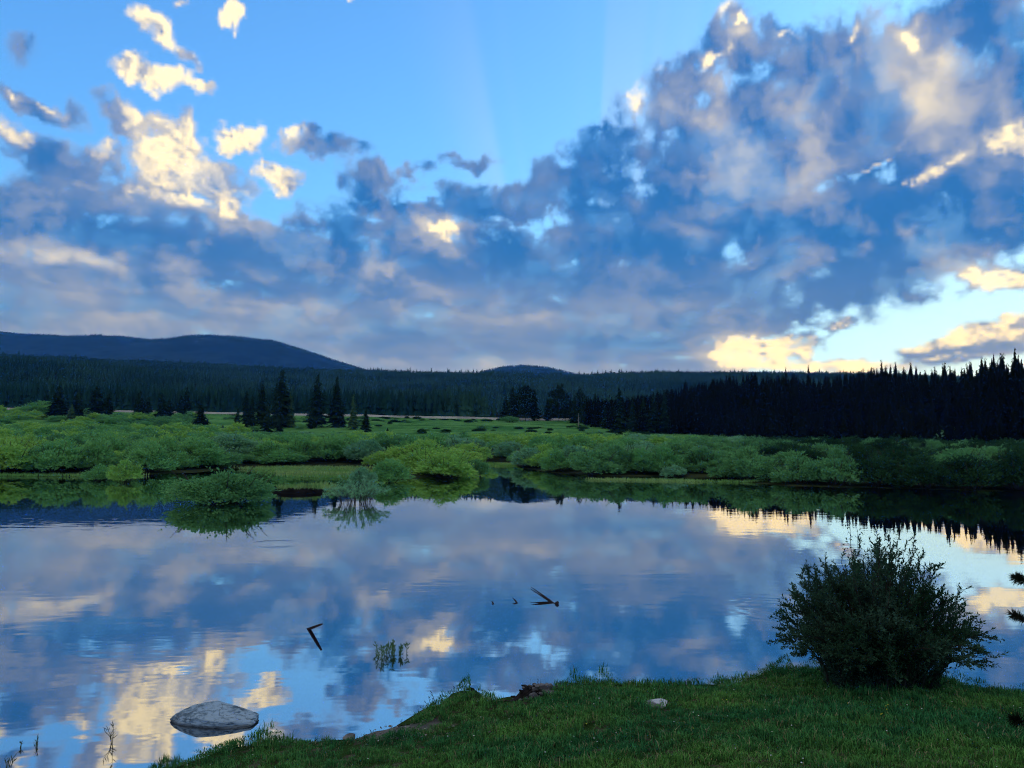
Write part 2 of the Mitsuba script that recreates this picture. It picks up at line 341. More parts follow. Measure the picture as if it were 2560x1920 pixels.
def ground_colour(p, n, uv):
    f1, f2, f3 = fbm(p.x * 1.3, p.y * 1.3, 0, 4), fbm(p.x * 9, p.y * 9, 3, 3), fbm(p.x / 9, p.y / 9, 5, 4)
    soil = mix((0.035, 0.026, 0.018), (0.075, 0.06, 0.045), f2)
    turf = mix((0.012, 0.03, 0.008), (0.03, 0.06, 0.015), f1)
    near = mix(turf, soil, smoothstep(0.52, 0.7, f2))
    dx, dy = (p.x + 1.85) / 1.15, (p.y - 9.62) / 0.46
    bare = smoothstep(1.0, 0.5, dr.sqrt(dx * dx + dy * dy) + 0.7 * (f1 - 0.5))
    near = mix(near, mix((0.07, 0.07, 0.068), (0.16, 0.158, 0.15), f2), bare)
    hx, hy = (p.x + 0.12) / 0.62, (p.y - 10.95) / 0.5
    near = mix(near, mi.Color3f(0.012, 0.011, 0.011), smoothstep(1.15, 0.75, dr.sqrt(hx * hx + hy * hy) + 0.5 * (f1 - 0.5)))
    # the far meadow: lush, streaked by drier grass
    s = fbm(p.x / 16, p.y / 3.5, 2, 5)
    meadow = mix((0.040, 0.14, 0.035), (0.10, 0.24, 0.065), smoothstep(0.3, 0.7, 0.6 * s + 0.4 * f3))
    meadow = meadow * (0.75 + 0.5 * noise(p.x * 0.9, p.y * 0.5, 0))
    floor = mix((0.012, 0.018, 0.010), (0.03, 0.036, 0.02), f3)
    wood = smoothstep(298, 303, p.y)
    far = mix(meadow, floor, wood)
    shore = mix((0.012, 0.016, 0.008), (0.035, 0.045, 0.018), smoothstep(0.4, 0.6, fbm(p.x / 2.5, p.y / 2.5, 1, 3)))
    far = mix(shore, far, smoothstep(150, 178, p.y + 14 * (f3 - 0.5)))
    return mix(near, far, smoothstep(16, 30, p.y))


material('mat_ground', {'type': 'diffuse', 'reflectance': proc(ground_colour)})
material('mat_grass', {'type': 'diffuse', 'reflectance': tone((0.030, 0.145, 0.048), (0.090, 0.235, 0.050), 0.9, 0.06, 0.5)})
material('mat_sedge', {'type': 'diffuse', 'reflectance': tone((0.12, 0.27, 0.06), (0.24, 0.36, 0.11), 3.0, 0.3, 0.3)})
material('mat_straw', {'type': 'diffuse', 'reflectance': tone((0.16, 0.15, 0.07), (0.30, 0.26, 0.14), 0.5, 0.05, 0.3)})
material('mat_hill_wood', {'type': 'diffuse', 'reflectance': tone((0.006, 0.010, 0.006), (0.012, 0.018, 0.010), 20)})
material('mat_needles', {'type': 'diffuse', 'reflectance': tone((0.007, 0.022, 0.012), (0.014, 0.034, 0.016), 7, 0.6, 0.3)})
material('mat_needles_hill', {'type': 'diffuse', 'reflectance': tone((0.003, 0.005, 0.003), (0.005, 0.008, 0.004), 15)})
material('mat_needles_light', {'type': 'diffuse', 'reflectance': tone((0.04, 0.085, 0.03), (0.06, 0.11, 0.035), 7, 0.6, 0.3)})
material('mat_forest', {'type': 'diffuse', 'reflectance': tone((0.010, 0.040, 0.030), (0.026, 0.076, 0.044), 60, 4, 0.3)})
material('mat_bark', {'type': 'diffuse', 'reflectance': tone((0.03, 0.024, 0.02), (0.06, 0.05, 0.04), 0.4)})
material('mat_dead_wood', {'type': 'diffuse', 'reflectance': tone((0.22, 0.2, 0.17), (0.3, 0.28, 0.24), 0.5)})
WILLOW_GREENS = {'dark': ((0.11, 0.29, 0.10), (0.16, 0.37, 0.12)), 'mid': ((0.14, 0.37, 0.11), (0.20, 0.44, 0.13)), 'bright': ((0.25, 0.48, 0.10), (0.33, 0.55, 0.11)), 'deep': ((0.018, 0.060, 0.024), (0.036, 0.10, 0.036)), 'silver': ((0.17, 0.39, 0.19), (0.23, 0.45, 0.22))}  # the deep tint puts the right shore's shade into the leaf colour
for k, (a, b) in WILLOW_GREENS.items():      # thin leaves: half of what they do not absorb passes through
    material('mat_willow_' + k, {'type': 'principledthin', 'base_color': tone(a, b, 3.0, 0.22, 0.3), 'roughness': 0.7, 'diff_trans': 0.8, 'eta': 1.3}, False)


# ------------------------------------------------------------------ the setting: ground, water, road, hills
def spaced(lo, hi, fine_lo, fine_hi, step, grow, most):
    def run(start, end):
        out, s, x = [], step, start
        while abs(x - end) > s:
            x += math.copysign(s, end - start)
            out.append(x)
            s = min(s * grow, most(abs(x)))
        return out + [end]
    mid = list(np.arange(fine_lo, fine_hi, step))
    return np.array(sorted(set(run(fine_lo, lo) + mid + run(mid[-1], hi))))


xs = spaced(-7000, 7000, -8, 11, 0.12, 1.1, lambda x: 3.0 if x < 190 else 9.0 if x < 420 else 600.0)
ys = spaced(-3000, 9000, 4, 14, 0.12, 1.12, lambda y: 1.0 if y < 130 else 3.0 if y < 330 else 12.0 if y < 700 else 700.0)
scene['ground'] = ply(grid_mesh(xs, ys, height), 'mat_ground', smooth=True)
tell('ground', 'grassy bank in front, willow flat and green meadow beyond the pond', kind='structure')


def ripples(p, n, uv):
    """Height of the water in metres: an evening breeze in patches, two rings where fish rose."""
    calm = smoothstep(70, 12, p.y)
    patch = 0.35 + 1.1 * smoothstep(0.35, 0.7, fbm(p.x / 7, p.y / 5, 1, 3))
    wave = 0.0042 * fbm(p.x * 0.9 + 0.3 * p.y, p.y * 2.2, 4, 2) + 0.0016 * fbm(p.x * 2.6 - p.y, p.y * 5.5, 9, 2)
    h = 0.42 * wave * patch * (0.10 + 0.90 * calm)
    for cx, cy, r0, amp, width in ((-8.3, 27.7, 0.85, 0.0011, 0.35), (13.4, 49.0, 1.5, 0.0002, 0.5), (6.2, 18.2, 0.9, 0.0004, 0.4)):
        r = dr.sqrt(dr.square(p.x - cx) + dr.square(p.y - cy)) + 1e-4
        h = h + amp * dr.cos(2 * math.pi * (r - r0) / 0.34) * dr.exp(-dr.square((r - r0) / width))
    return h


material('mat_water', {'type': 'bumpmap', 'height': proc(ripples, eps=0.01), 'scale': 1.0, 'below': {'type': 'conductor', 'eta': {'type': 'rgb', 'value': [1.35, 1.35, 1.35]}, 'k': {'type': 'rgb', 'value': [2.45, 2.5, 2.55]}}})
scene['water'] = {'type': 'rectangle', 'to_world': T().translate([-25, 40, 0]).scale([145, 85, 1]), 'bsdf': {'type': 'ref', 'id': 'mat_water'}}
tell('water', 'still pond mirroring the evening clouds', kind='structure')

# the gravel road on its low bank at the far side of the meadow
material('mat_road', {'type': 'diffuse', 'reflectance': tone((0.24, 0.235, 0.20), (0.33, 0.32, 0.27), 8, 0.8, 0.2)})
rx = np.arange(-330, 52, 4.0)
ry = 290 + 6 * smooth(-120, -300, rx) + 2 * n2(rx, rx * 0, 60, 2, 3)
profile = [(-3.2, -0.25), (-1.2, 0.50), (0.0, 0.64), (6.5, 0.68), (7.5, 0.5), (9.5, -0.25)]
rz = height(rx, ry)
rv = np.array([[(x, y + dy, z + dz) for dy, dz in profile] for x, y, z in zip(rx, ry, rz)]).reshape(-1, 3)
m = len(profile)
rf = [(i * m + j, (i + 1) * m + j, (i + 1) * m + j + 1, i * m + j + 1) for i in range(len(rx) - 1) for j in range(m - 1)]
scene['road'] = ply((rv, np.array(rf)), 'mat_road', smooth=40)
tell('road', 'pale gravel road on its bank along the far edge of the meadow', kind='structure')

RIDGE = np.array([(-3000, 150), (-1809, 150), (-1358, 149), (-997, 145), (-817, 141), (-636, 133), (-456, 126), (-276, 120), (-96, 118), (-24, 118), (120, 114), (210, 120), (355, 124), (535, 124), (625, 123), (715, 120), (995, 114), (1344, 110), (3000, 100)], float)
BENCH = np.array([(-3000, 84), (-964, 75), (-724, 72), (-531, 66), (-435, 65), (-339, 57), (-243, 44), (-146, 30), (0, 18), (3000, 18)], float)
PEAK = np.array([(-9000, 560), (-4321, 610), (-3561, 591), (-2798, 524), (-2570, 503), (-2292, 503), (-2128, 509), (-1937, 485), (-1660, 498), (-1382, 488), (-1280, 479), (-1178, 446), (-1026, 397), (-873, 353), (-772, 328), (-519, 235), (200, 60), (3000, 20)], float)
KNOB = np.array([(-700, 60), (-229, 220), (-143, 267), (-35, 294), (51, 301), (138, 296), (224, 279), (419, 225), (900, 60)], float)


def ridge_height(x, y):
    base = np.interp(y, [310, 500, 700, 1000], [9.2, 12.5, 17, 20])
    bench = (np.interp(x, *BENCH.T) - 18) * smooth(340, 790, y) * smooth(1500, 900, y)
    crest = (np.interp(x, *RIDGE.T) - 11 - 20) * smooth(560, 1500, y) * smooth(2300, 1560, y)
    return base + np.maximum(bench, crest) + 5 * n2(x, y, 130, 4, 6) * smooth(420, 800, y)


def peak_height(x, y):
    up = smooth(2350, 4200, y) * smooth(6200, 4250, y)
    return 25 + (np.interp(x, *PEAK.T) - 30) * up ** 0.9 + (60 * n2(x, y, 520, 4, 14) + 16 * n2(x, y, 120, 4, 15)) * smooth(2350, 3200, y) * smooth(4300, 3900, y) + 9 * n2(x, y, 95, 3, 24) * smooth(3500, 4000, y)


def knob_height(x, y):
    return 20 + (np.interp(x, *KNOB.T) - 8) * smooth(2800, 3600, y) * smooth(4400, 3620, y) + 10 * n2(x, y, 150, 3, 16)


scene['forested_ridge'] = ply(grid_mesh(np.arange(-2400, 2401, 30.0), np.r_[np.arange(304, 700, 12.0), np.arange(700, 2300, 28.0)], ridge_height), 'mat_hill_wood', smooth=True)
tell('forested_ridge', 'long low ridge covered in dark conifer forest behind the valley', kind='structure')


def mountain_colour(p, n, uv):
    f = fbm(p.x / 60, p.y / 60, p.z / 40, 5)
    g = fbm(p.x / 260, p.y / 260, 3, 3)
    wood = mix((0.006, 0.022, 0.016), (0.014, 0.034, 0.021), smoothstep(0.3, 0.7, 0.5 * f + 0.5 * g))
    rock = smoothstep(0.64, 0.72, f) * smoothstep(0.5, 0.62, g) * smoothstep(400, 480, p.z)
    return mix(wood, mi.Color3f(0.2, 0.19, 0.18), 0.8 * rock)


material('mat_mountain', {'type': 'diffuse', 'reflectance': proc(mountain_colour)})
scene['mountain'] = ply(grid_mesh(np.arange(-7000, 1000, 40.0), np.r_[np.arange(2350, 4400, 35.0), np.arange(4400, 6200, 200.0)], peak_height), 'mat_mountain', smooth=True)
tell('mountain', 'broad blue wooded mountain on the left horizon', kind='structure')
scene['far_hill'] = ply(grid_mesh(np.arange(-700, 901, 20.0), np.arange(2800, 4400, 40.0), knob_height), 'mat_mountain', smooth=True)
tell('far_hill', 'small rounded hill rising behind the middle of the ridge', kind='structure')


# ------------------------------------------------------------------ plants: prototypes
def spruce(seed, levels=24, arms=7, lean=0.6, jag=3):
    """Crown of a spruce one metre tall and about 1 m wide (scaled when placed): whorls of drooping, ragged boughs."""
    rng, b = np.random.default_rng(seed), Batch()
    for k in range(levels):
        t = 0.05 + 0.93 * (k / (levels - 1)) ** 0.92
        reach = 0.5 * (1 - t) ** lean * min(1, 0.55 + 2.2 * t) + 0.012
        for a in range(max(3, int(arms * (1 - 0.45 * t)))):
            az = rng.uniform(0, 2 * math.pi)
            L = reach * rng.uniform(0.62, 1.12) * (0.55 if rng.random() < 0.07 else 1)
            drop = rng.uniform(0.10, 0.24) * L / 0.5
            d = np.array([math.cos(az), math.sin(az), 0])
            s = np.array([-d[1], d[0], 0])
            z = t + rng.uniform(-0.012, 0.012)
            p0, p1 = np.array([0, 0, z + 0.02]), d * L + np.array([0, 0, z - drop * 0.55])
            w = L * rng.uniform(0.2, 0.3) + 0.01
            b.add([p0, p0 * 0.4 + p1 * 0.6 + s * w - [0, 0, 0.05 * L], p1, p0 * 0.4 + p1 * 0.6 - s * w - [0, 0, 0.05 * L]], [[0, 1, 2], [0, 2, 3]])
            for q in range(jag):
                f = rng.uniform(0.35, 0.95)
                c = p0 * (1 - f) + p1 * f
                e = s * rng.choice([-1, 1]) * w * rng.uniform(0.8, 1.6) + d * w * 0.8 + np.array([0, 0, -rng.uniform(0.015, 0.05)])
                b.add([c, c + e * 0.5 + d * 0.02, c + e], [[0, 1, 2]])
    return b.mesh()


def pine(seed, clumps=46, tufts=34, sparse=1.0):
    """Crown of an old lodgepole pine: needle tufts in uneven clumps, heavy in the upper middle, gaps between."""
    rng, b = np.random.default_rng(seed), Batch()
    for k in range(clumps):
        t = rng.uniform(0.14, 0.97)
        reach = 0.5 * (0.35 + 0.9 * math.sin(math.pi * min(1, 0.16 + t * 0.82)) ** 0.8) * (1.0 if t < 0.75 else 1.9 * (1.12 - t) ** 0.6 * 0.8) * sparse
        az, r = rng.uniform(0, 2 * math.pi), reach * math.sqrt(rng.uniform(0.05, 1)) * 0.82
        c = np.array([r * math.cos(az), r * math.sin(az), t])
        R = rng.uniform(0.09, 0.17)
        o = ball(tufts, rng) * R * np.cbrt(rng.uniform(0.1, 1, (tufts, 1))) * [1, 1, 0.42]
        al = unit(o + [0, 0, 0.03] + ball(tufts, rng) * 0.05)
        b.add(*leaves(c + o * 0.7, al, ball(tufts, rng), R * 0.75, R * 0.34))
        if r > 0.1:
            b.add(*tube([[0, 0, t - 0.06], [c[0] * 0.6, c[1] * 0.6, t - 0.03], c], [0.012, 0.008, 0.004], 3))
    return b.mesh()


def trunk(h0=0.0, h1=1.0, r=0.018):
    return tube([[0, 0, h0 - 0.03], [0.002, 0.001, 0.3], [-0.002, 0.002, 0.65], [0, 0, h1]], [r, r * 0.8, r * 0.45, r * 0.1], 6)


def willow(seed, lobes=9, strokes=2400, leaf=0.115, wide=0.034):
    """A rounded willow shrub, half a metre radius and one metre tall before scaling: (foliage, stems). Many small leaves on several domes."""
    rng, b, st = np.random.default_rng(seed), Batch(), Batch()
    dome = []
    for k in range(lobes):
        a, r = rng.uniform(0, 2 * math.pi), 0.33 * math.sqrt(rng.uniform(0, 1)) if k else 0.0
        R = rng.uniform(0.15, 0.24) * (1.15 if k == 0 else 1)
        dome.append((r * math.cos(a), r * math.sin(a), rng.uniform(0.42, 0.66) * (1 - 0.9 * r) + (0.08 if k == 0 else 0), R))
    dome += [(0.34 * math.cos(a), 0.34 * math.sin(a), rng.uniform(0.2, 0.34), 0.16) for a in np.arange(7) * 0.9 + rng.uniform(0, 1)]
    w = np.array([d[3] ** 2 for d in dome])
    pick = rng.choice(len(dome), strokes, p=w / w.sum())
    c = np.array([d[:3] for d in dome])[pick]
    R = np.array([d[3] for d in dome])[pick][:, None]
    n = ball(strokes, rng)
    n[:, 2] = np.where(n[:, 2] < -0.45, -n[:, 2], n[:, 2])
    p = c + n * R * rng.uniform(0.66, 1.12, (strokes, 1)) * [1, 1, 1.35]
    p = p * (1 + 0.5 * (meshkit.fbm(p * 5 + seed, 3, seed)[:, None] - 0.5))
    keep = p[:, 2] > 0.03
    p, n = p[keep], n[keep]
    al = unit(n * 0.55 + np.array([0, 0, 0.75]) + 0.55 * ball(len(p), rng) + np.stack([p[:, 0], p[:, 1], 0 * p[:, 0]], 1) * 0.8)
    s = rng.uniform(0.6, 1.25, len(p))
    b.add(*leaves(p - al * 0.04, al, ball(len(p), rng), leaf * s, wide * s * 1.25))
    # upright shoots that break the outline
    for k in range(80):
        d = dome[rng.integers(len(dome))]
        q = np.array(d[:3]) + unit(rng.normal(size=3) * [1, 1, 0.2] + [0, 0, 0.9]) * d[3] * [1, 1, 1.3]
        a = unit(np.array([q[0] * 0.7, q[1] * 0.7, 0.7]) + rng.normal(size=3) * 0.15)
        m = 7
        f = np.linspace(0, rng.uniform(0.08, 0.22), m)[:, None]
        b.add(*leaves(q + a * f, unit(a + 0.9 * ball(m, rng)), ball(m, rng), leaf * 0.7, wide * 0.9))
    for k in range(22):
        d = dome[k % len(dome)]
        o = rng.normal(size=3) * 0.05
        e = np.array(d[:3]) + o
        st.add(*tube([[e[0] * 0.25, e[1] * 0.25, -0.08], [e[0] * 0.55, e[1] * 0.55, e[2] * 0.45], e], [0.012, 0.009, 0.004], 4))
    for k in range(14):      # bare and dead twigs standing clear of the leaves
        a, r = rng.uniform(0, 2 * math.pi), rng.uniform(0.2, 0.5)
        e = np.array([r * math.cos(a), r * math.sin(a), 0.98 - 0.75 * r + rng.normal() * 0.06])
        st.add(*tube([e * [0.7, 0.7, 0.6], e, e + np.array([0.05 * math.cos(a), 0.05 * math.sin(a), rng.uniform(0.06, 0.16)])], [0.006, 0.004, 0.002], 3))
    return b.mesh(), st.mesh()


def leafy_bush(seed, stems, height_m, spread, leaf_len, leaf_wid, per_twig=11, twigs=9, bare=0.25, tilt=0.0):
    """A willow bush seen close: stems fan out of the ground, fork into twigs, and the twigs carry separate narrow leaves."""
    rng, wood, leaf = np.random.default_rng(seed), Batch(), Batch()
    for k in range(stems):
        a = rng.uniform(0, 2 * math.pi)
        out = spread * math.sqrt(rng.uniform(0.0, 1.0))
        H = height_m * (1.0 - 0.62 * (out / spread) ** 2.2) * rng.uniform(0.6, 1.12)
        root = np.array([math.cos(a) * out * 0.48 + rng.normal() * 0.06, math.sin(a) * out * 0.48 + rng.normal() * 0.06, -0.1])
        tip = np.array([math.cos(a) * out + tilt * H, math.sin(a) * out, H])
        bow = np.array([math.cos(a), math.sin(a), 0]) * -0.10 * out + np.array([0, 0, 0.16 * out])
        f = np.linspace(0, 1, 8)[:, None]
        line = root * (1 - f) + tip * f + bow * 4 * f * (1 - f) + np.cumsum(rng.normal(size=(8, 3)) * 0.012, 0)
        wood.add(*tube(line, np.linspace(0.011, 0.0025, 8) * rng.uniform(0.8, 1.4), 5))
        for q in range(twigs):
            g = rng.uniform(bare, 1.0) if q else 1.0
            i = min(int(g * 7), 6)
            start = line[i] * (1 - (g * 7 - i)) + line[i + 1] * (g * 7 - i)
            dirn = unit(line[min(i + 1, 7)] - line[i] + 0.0)
            d = unit(dirn + 0.75 * ball(1, rng)[0] + [0, 0, 0.25])
            L = rng.uniform(0.14, 0.36) * (1.15 - 0.4 * g) * height_m / 2.0
            tw = start + d * np.linspace(0, 1, 4)[:, None] * L + np.array([0, 0, 0.05]) * np.linspace(0, 1, 4)[:, None] ** 2 * L
            wood.add(*tube(tw, [0.0035, 0.0028, 0.002, 0.001], 3))
            m = per_twig
            h = np.linspace(0.12, 1, m)[:, None]
            base = start + d * h * L + rng.normal(size=(m, 3)) * 0.003
            al = unit(d * 0.8 + 0.9 * ball(m, rng) + [0, 0, 0.25])
            leaf.add(*leaves(base, al, ball(m, rng), leaf_len * rng.uniform(0.6, 1.2, m), leaf_wid * rng.uniform(0.7, 1.2, m)))
    return leaf.mesh(), wood.mesh()


# ------------------------------------------------------------------ willow shrubs round the pond
WK = ['dark', 'mid', 'bright', 'silver', 'deep']
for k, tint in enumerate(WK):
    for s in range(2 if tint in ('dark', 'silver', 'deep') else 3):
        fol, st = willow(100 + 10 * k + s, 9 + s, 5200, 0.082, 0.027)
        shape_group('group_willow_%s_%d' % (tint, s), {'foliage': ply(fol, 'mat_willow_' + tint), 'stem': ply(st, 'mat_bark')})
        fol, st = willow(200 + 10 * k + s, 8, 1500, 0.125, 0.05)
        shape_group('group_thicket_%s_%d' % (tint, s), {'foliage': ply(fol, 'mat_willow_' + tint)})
VARIANTS = {'dark': 2, 'mid': 3, 'bright': 3, 'silver': 2, 'deep': 2}


def willow_at(name, tint, v, x, y, w, h, rot, kind='willow'):
    z = max(float(height(x, y)), 0.0) - 0.12
    return copy(name, 'group_%s_%s_%d' % (kind, tint, v % VARIANTS[tint]), pose(x, y, z, w * 0.93, h * 0.93, rot, 7 * math.sin(7.3 * x + y)))


FRONT = [
    (-44.3, 68.7, 6.9, 3.2, 'bright', 'yellow-green willow at the left edge of the photo, standing at the water'),
    (-40.8, 69.3, 5.8, 3.4, 'mid', 'green willow with a dark hollow base, second from the left edge at the water'),
    (-38.2, 71.7, 4.5, 3.0, 'mid', 'green willow third from the left edge, set back from the water'),
    (-32.0, 60.6, 2.9, 1.4, 'mid', 'low green willow sprawling over the water on the left, beside a yellowish twiggy shrub'),
    (-29.1, 58.6, 2.6, 2.0, 'bright', 'small yellowish willow with dark bare foot twigs, out in the water on the left'),
    (-33.1, 71.0, 5.1, 2.9, 'mid', 'rounded green willow leaning over the water behind the small yellowish shrub'),
    (-41.5, 80.1, 6.1, 3.6, 'mid', 'tall green willow in the second row behind the low sprawling one on the left'),
    (-32.3, 75.9, 3.5, 2.2, 'mid', 'small green willow between the rounded leaning willow and the islet shrub'),
    (-32.1, 79.8, 6.7, 3.1, 'mid', 'broad green willow behind the left end of the islet shrub'),
    (-33.4, 92.7, 7.7, 3.4, 'silver', 'broad grey-green willow at the back of the inlet, above the islet shrub'),
    (-28.8, 92.3, 5.8, 3.0, 'mid', 'first of the rounded willows along the back of the reedy inlet, counted from the left'),
    (-25.2, 93.1, 5.2, 3.1, 'mid', 'second of the rounded willows along the back of the reedy inlet'),
    (-21.8, 93.9, 6.4, 3.5, 'mid', 'third and tallest of the rounded willows along the back of the reedy inlet'),
    (-17.3, 92.1, 5.1, 3.1, 'silver', 'grey-green rounded willow at the right end of the reedy inlet'),
    (-14.3, 98.4, 6.6, 3.5, 'dark', 'dark-based willow behind the mixed shrub left of the bright yellow-green dome'),
    (-10.6, 102.4, 5.6, 3.3, 'mid', 'green willow just behind the bright yellow-green dome'),
    (-7.5, 111.0, 5.9, 3.3, 'silver', 'pale grey-green willow behind the right shoulder of the bright dome'),
    (-9.7, 61.8, 4.2, 1.9, 'mid', 'mixed green shrub at the water just left of the bright yellow-green dome'),
    (-11.2, 59.0, 2.5, 1.7, 'silver', 'grey-green twiggy shrub at the water behind the half-drowned bush'),
    (-5.7, 67.9, 6.1, 2.5, 'bright', 'bright yellow-green dome-shaped willow alone at the water near the centre'),
    (-3.3, 71.5, 2.6, 1.9, 'dark', 'small dark shrub tucked against the right side of the bright dome'),
    (2.0, 89.5, 4.5, 2.6, 'silver', 'pale willow at the head of the narrow inlet right of the bright dome'),
    (-0.9, 112.0, 3.8, 2.5, 'silver', 'silvery willow at the far end of the narrow inlet'),
    (4.8, 79.9, 3.7, 2.4, 'mid', 'green willow at the right bank of the narrow inlet'),
    (8.2, 74.5, 5.5, 2.9, 'dark', 'large willow with a black undercut base, right of the narrow inlet at the water'),
    (6.7, 82.2, 5.1, 2.9, 'silver', 'willow behind the one with the black undercut base'),
    (12.8, 76.4, 4.4, 2.5, 'mid', 'green willow at the water, second right of the narrow inlet'),
    (10.6, 77.8, 4.7, 3.0, 'dark', 'tall deep green willow between the two at the water right of the narrow inlet'),
    (15.2, 72.5, 2.8, 1.45, 'silver', 'small round grey-green shrub behind the left part of the sedge strip'),
    (18.1, 83.0, 6.5, 3.1, 'dark', 'broad green willow behind the small round grey-green shrub'),
    (19.2, 69.6, 3.3, 1.6, 'dark', 'second small round shrub, at the right end of the sedge strip'),
    (18.9, 76.8, 5.1, 2.8, 'dark', 'deep green willow behind the second small round shrub'),
    (21.4, 66.4, 4.5, 2.6, 'dark', 'dark willow at the water just right of the sedge strip'),
    (23.4, 63.2, 4.7, 2.5, 'dark', 'willow at the shaded right shore, second right of the sedge strip'),
    (25.7, 61.6, 4.9, 2.6, 'dark', 'willow at the shaded right shore, third right of the sedge strip'),
    (28.8, 61.0, 5.1, 2.8, 'deep', 'shade-toned dark willow at the shaded right shore, left of two below the rocky clearing'),  # from here on the shore's shade is painted into the leaf tint
    (31.6, 59.6, 5.1, 2.8, 'deep', 'shade-toned dark willow at the shaded right shore, right of two below the rocky clearing'),
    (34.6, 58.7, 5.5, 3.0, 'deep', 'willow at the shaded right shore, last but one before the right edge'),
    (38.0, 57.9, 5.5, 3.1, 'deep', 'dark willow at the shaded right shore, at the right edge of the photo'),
]
for k, (x, y, w, h, tint, text) in enumerate(FRONT):
    tell(willow_at('willow_shrub', tint, k, x, y, w, h, (k * 137) % 360), text, 'shrub')

# the belt behind: the 250 nearest are shrubs of their own, the rest one thicket
rng = np.random.default_rng(21)
spots = []
for row_y in np.concatenate([np.arange(66, 120, 2.9), np.arange(120, 175, 3.4), np.arange(175, 284, 4.6)]):
    x = -1.15 * row_y - 8
    while x < min(1.0 * row_y + 8, 120):
        x += rng.uniform(2.6, 4.6) * (1 + row_y / 320)
        px, py = x + rng.normal() * 0.5, row_y + rng.normal() * 1.2
        limit = 176 - 10 * smooth(-8, 30, px) + 14 * math.sin(px * 0.06) if px > -52 else 181
        inside = py < limit - 8 * smooth(-40, -10, px)
        if px < -62 and 181 < py < 275 and px < -0.40 * py:      # the willows climb the slope on the far left, with meadow between
            inside = rng.random() < 0.85 * smooth(0.02, 0.16, float(n2(px, py, 26, 3, 44)) + 0.12)
        if hill_inside(px, py) > -4 or not inside:
            continue
        spots.append((px, py))
spots = np.array(spots)
d = pond_distance(spots[:, 0], spots[:, 1])
front = np.array([f[:2] for f in FRONT])
clear = np.array([np.min(np.hypot(*(front - s).T)) for s in spots])
ok = (d > 1.2) & (clear > 2.0) & (rng.random(len(spots)) < 0.8) & ~((np.abs(spots[:, 0] + 1.5) < 3.0) & (spots[:, 1] < 118))
spots = spots[ok][np.argsort(np.hypot(*spots[ok].T))]
hue = n2(spots[:, 0], spots[:, 1], 17, 3, 33) + 0.09 * rng.normal(size=len(spots))
ZONES = [(-1e9, -0.32, 'in the left belt behind the first rows at the water', 'left belt'),
         (-0.32, 0.02, 'in the middle belt between the inlet and the meadow', 'middle belt'),
         (0.02, 0.36, 'in the belt right of centre, in front of the dark hill', 'belt right of centre'),
         (0.36, 1e9, 'in the belt at the foot of the dark hill on the right', 'belt at the foot of the dark hill')]
LOOK = {'bright': 'yellow-green', 'mid': 'leaf-green', 'silver': 'grey-green', 'dark': 'deep green', 'deep': 'shade-toned dark'}
single = 0
for (x, y), hv in zip(spots, hue):
    left = smooth(10, -30, x)
    shaded = smooth(0.14, 0.42, x / y)  # shade painted as darker leaf tints, growing toward the right
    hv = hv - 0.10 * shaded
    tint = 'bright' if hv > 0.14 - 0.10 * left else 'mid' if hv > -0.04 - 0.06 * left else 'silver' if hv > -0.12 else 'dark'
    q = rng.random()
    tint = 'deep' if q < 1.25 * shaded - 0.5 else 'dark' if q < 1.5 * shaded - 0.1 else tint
    w, h = rng.uniform(3.4, 7.0), rng.uniform(1.4, 3.3)
    if y > 105 and x > -62:
        h = min(h, max(0.8, 3.9 + rng.normal() * 0.15 - float(height(x, y))))
    if single < 250 and abs(x) < 0.72 * y:
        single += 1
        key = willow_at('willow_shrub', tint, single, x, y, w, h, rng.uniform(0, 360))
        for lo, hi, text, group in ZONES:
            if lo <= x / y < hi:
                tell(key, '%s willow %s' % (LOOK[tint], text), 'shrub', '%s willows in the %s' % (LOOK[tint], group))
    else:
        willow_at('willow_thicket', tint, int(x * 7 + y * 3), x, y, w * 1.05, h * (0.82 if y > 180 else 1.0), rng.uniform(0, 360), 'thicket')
# stuff entries are keyed name__001, name__002 ...
for i, key in enumerate([k for k in scene if k.startswith('willow_thicket')]):
    scene['willow_thicket__%03d' % (i + 1)] = scene.pop(key)
tell('willow_thicket', 'distant willows merging into one thicket up to the meadow', kind='stuff')

# small shrubs dotted over the meadow
for k, (x, y, w, h, tint, text) in enumerate([
        (-0.6, 262, 6.5, 2.7, 'dark', 'broad dark shrub at the road left of the pine clump right of centre'),
        (-8.5, 222, 3.4, 1.3, 'dark', 'low dark shrub in the open meadow below the road'),
        (-52.0, 272, 4.0, 1.4, 'dark', 'low dark shrub at the road just right of the tall spruces'),
        (-31.0, 268, 2.6, 1.0, 'dark', 'smallest dark shrub at the road above the open meadow'),
        (-88, 266, 8.0, 2.1, 'mid', 'wide green shrub at the road between the two spruce groups'),
        (-163, 268, 15, 4.2, 'mid', 'long green willow bank at the road on the far left'),
        (-12, 196, 2.0, 1.1, 'mid', 'little round green shrub at the front of the open meadow')]):
    tell(willow_at('meadow_shrub', tint, k, x, y, w, h, 40 * k), text, 'shrub')

place = np.stack([rng.uniform(-110, 60, 900), rng.uniform(168, 284, 900)], 1)
place = place[(n2(place[:, 0], place[:, 1], 22, 3, 55) > -0.02) & (hill_inside(place[:, 0], place[:, 1]) < -3)][:150]
for i, (x, y) in enumerate(place):
    key = 'meadow_tussocks__%03d' % (i + 1)
    scene[key] = {'type': 'instance', 'to_world': pose(x, y, float(height(x, y)) - 0.1, rng.uniform(1.2, 3.6), rng.uniform(0.35, 1.1), rng.uniform(0, 360)), 'group': {'type': 'ref', 'id': 'group_thicket_%s_%d' % (('deep', 'dark', 'deep')[i % 3], i % 2)}}
tell('meadow_tussocks', 'low scrub and tussocks dotted over the far meadow', kind='stuff')

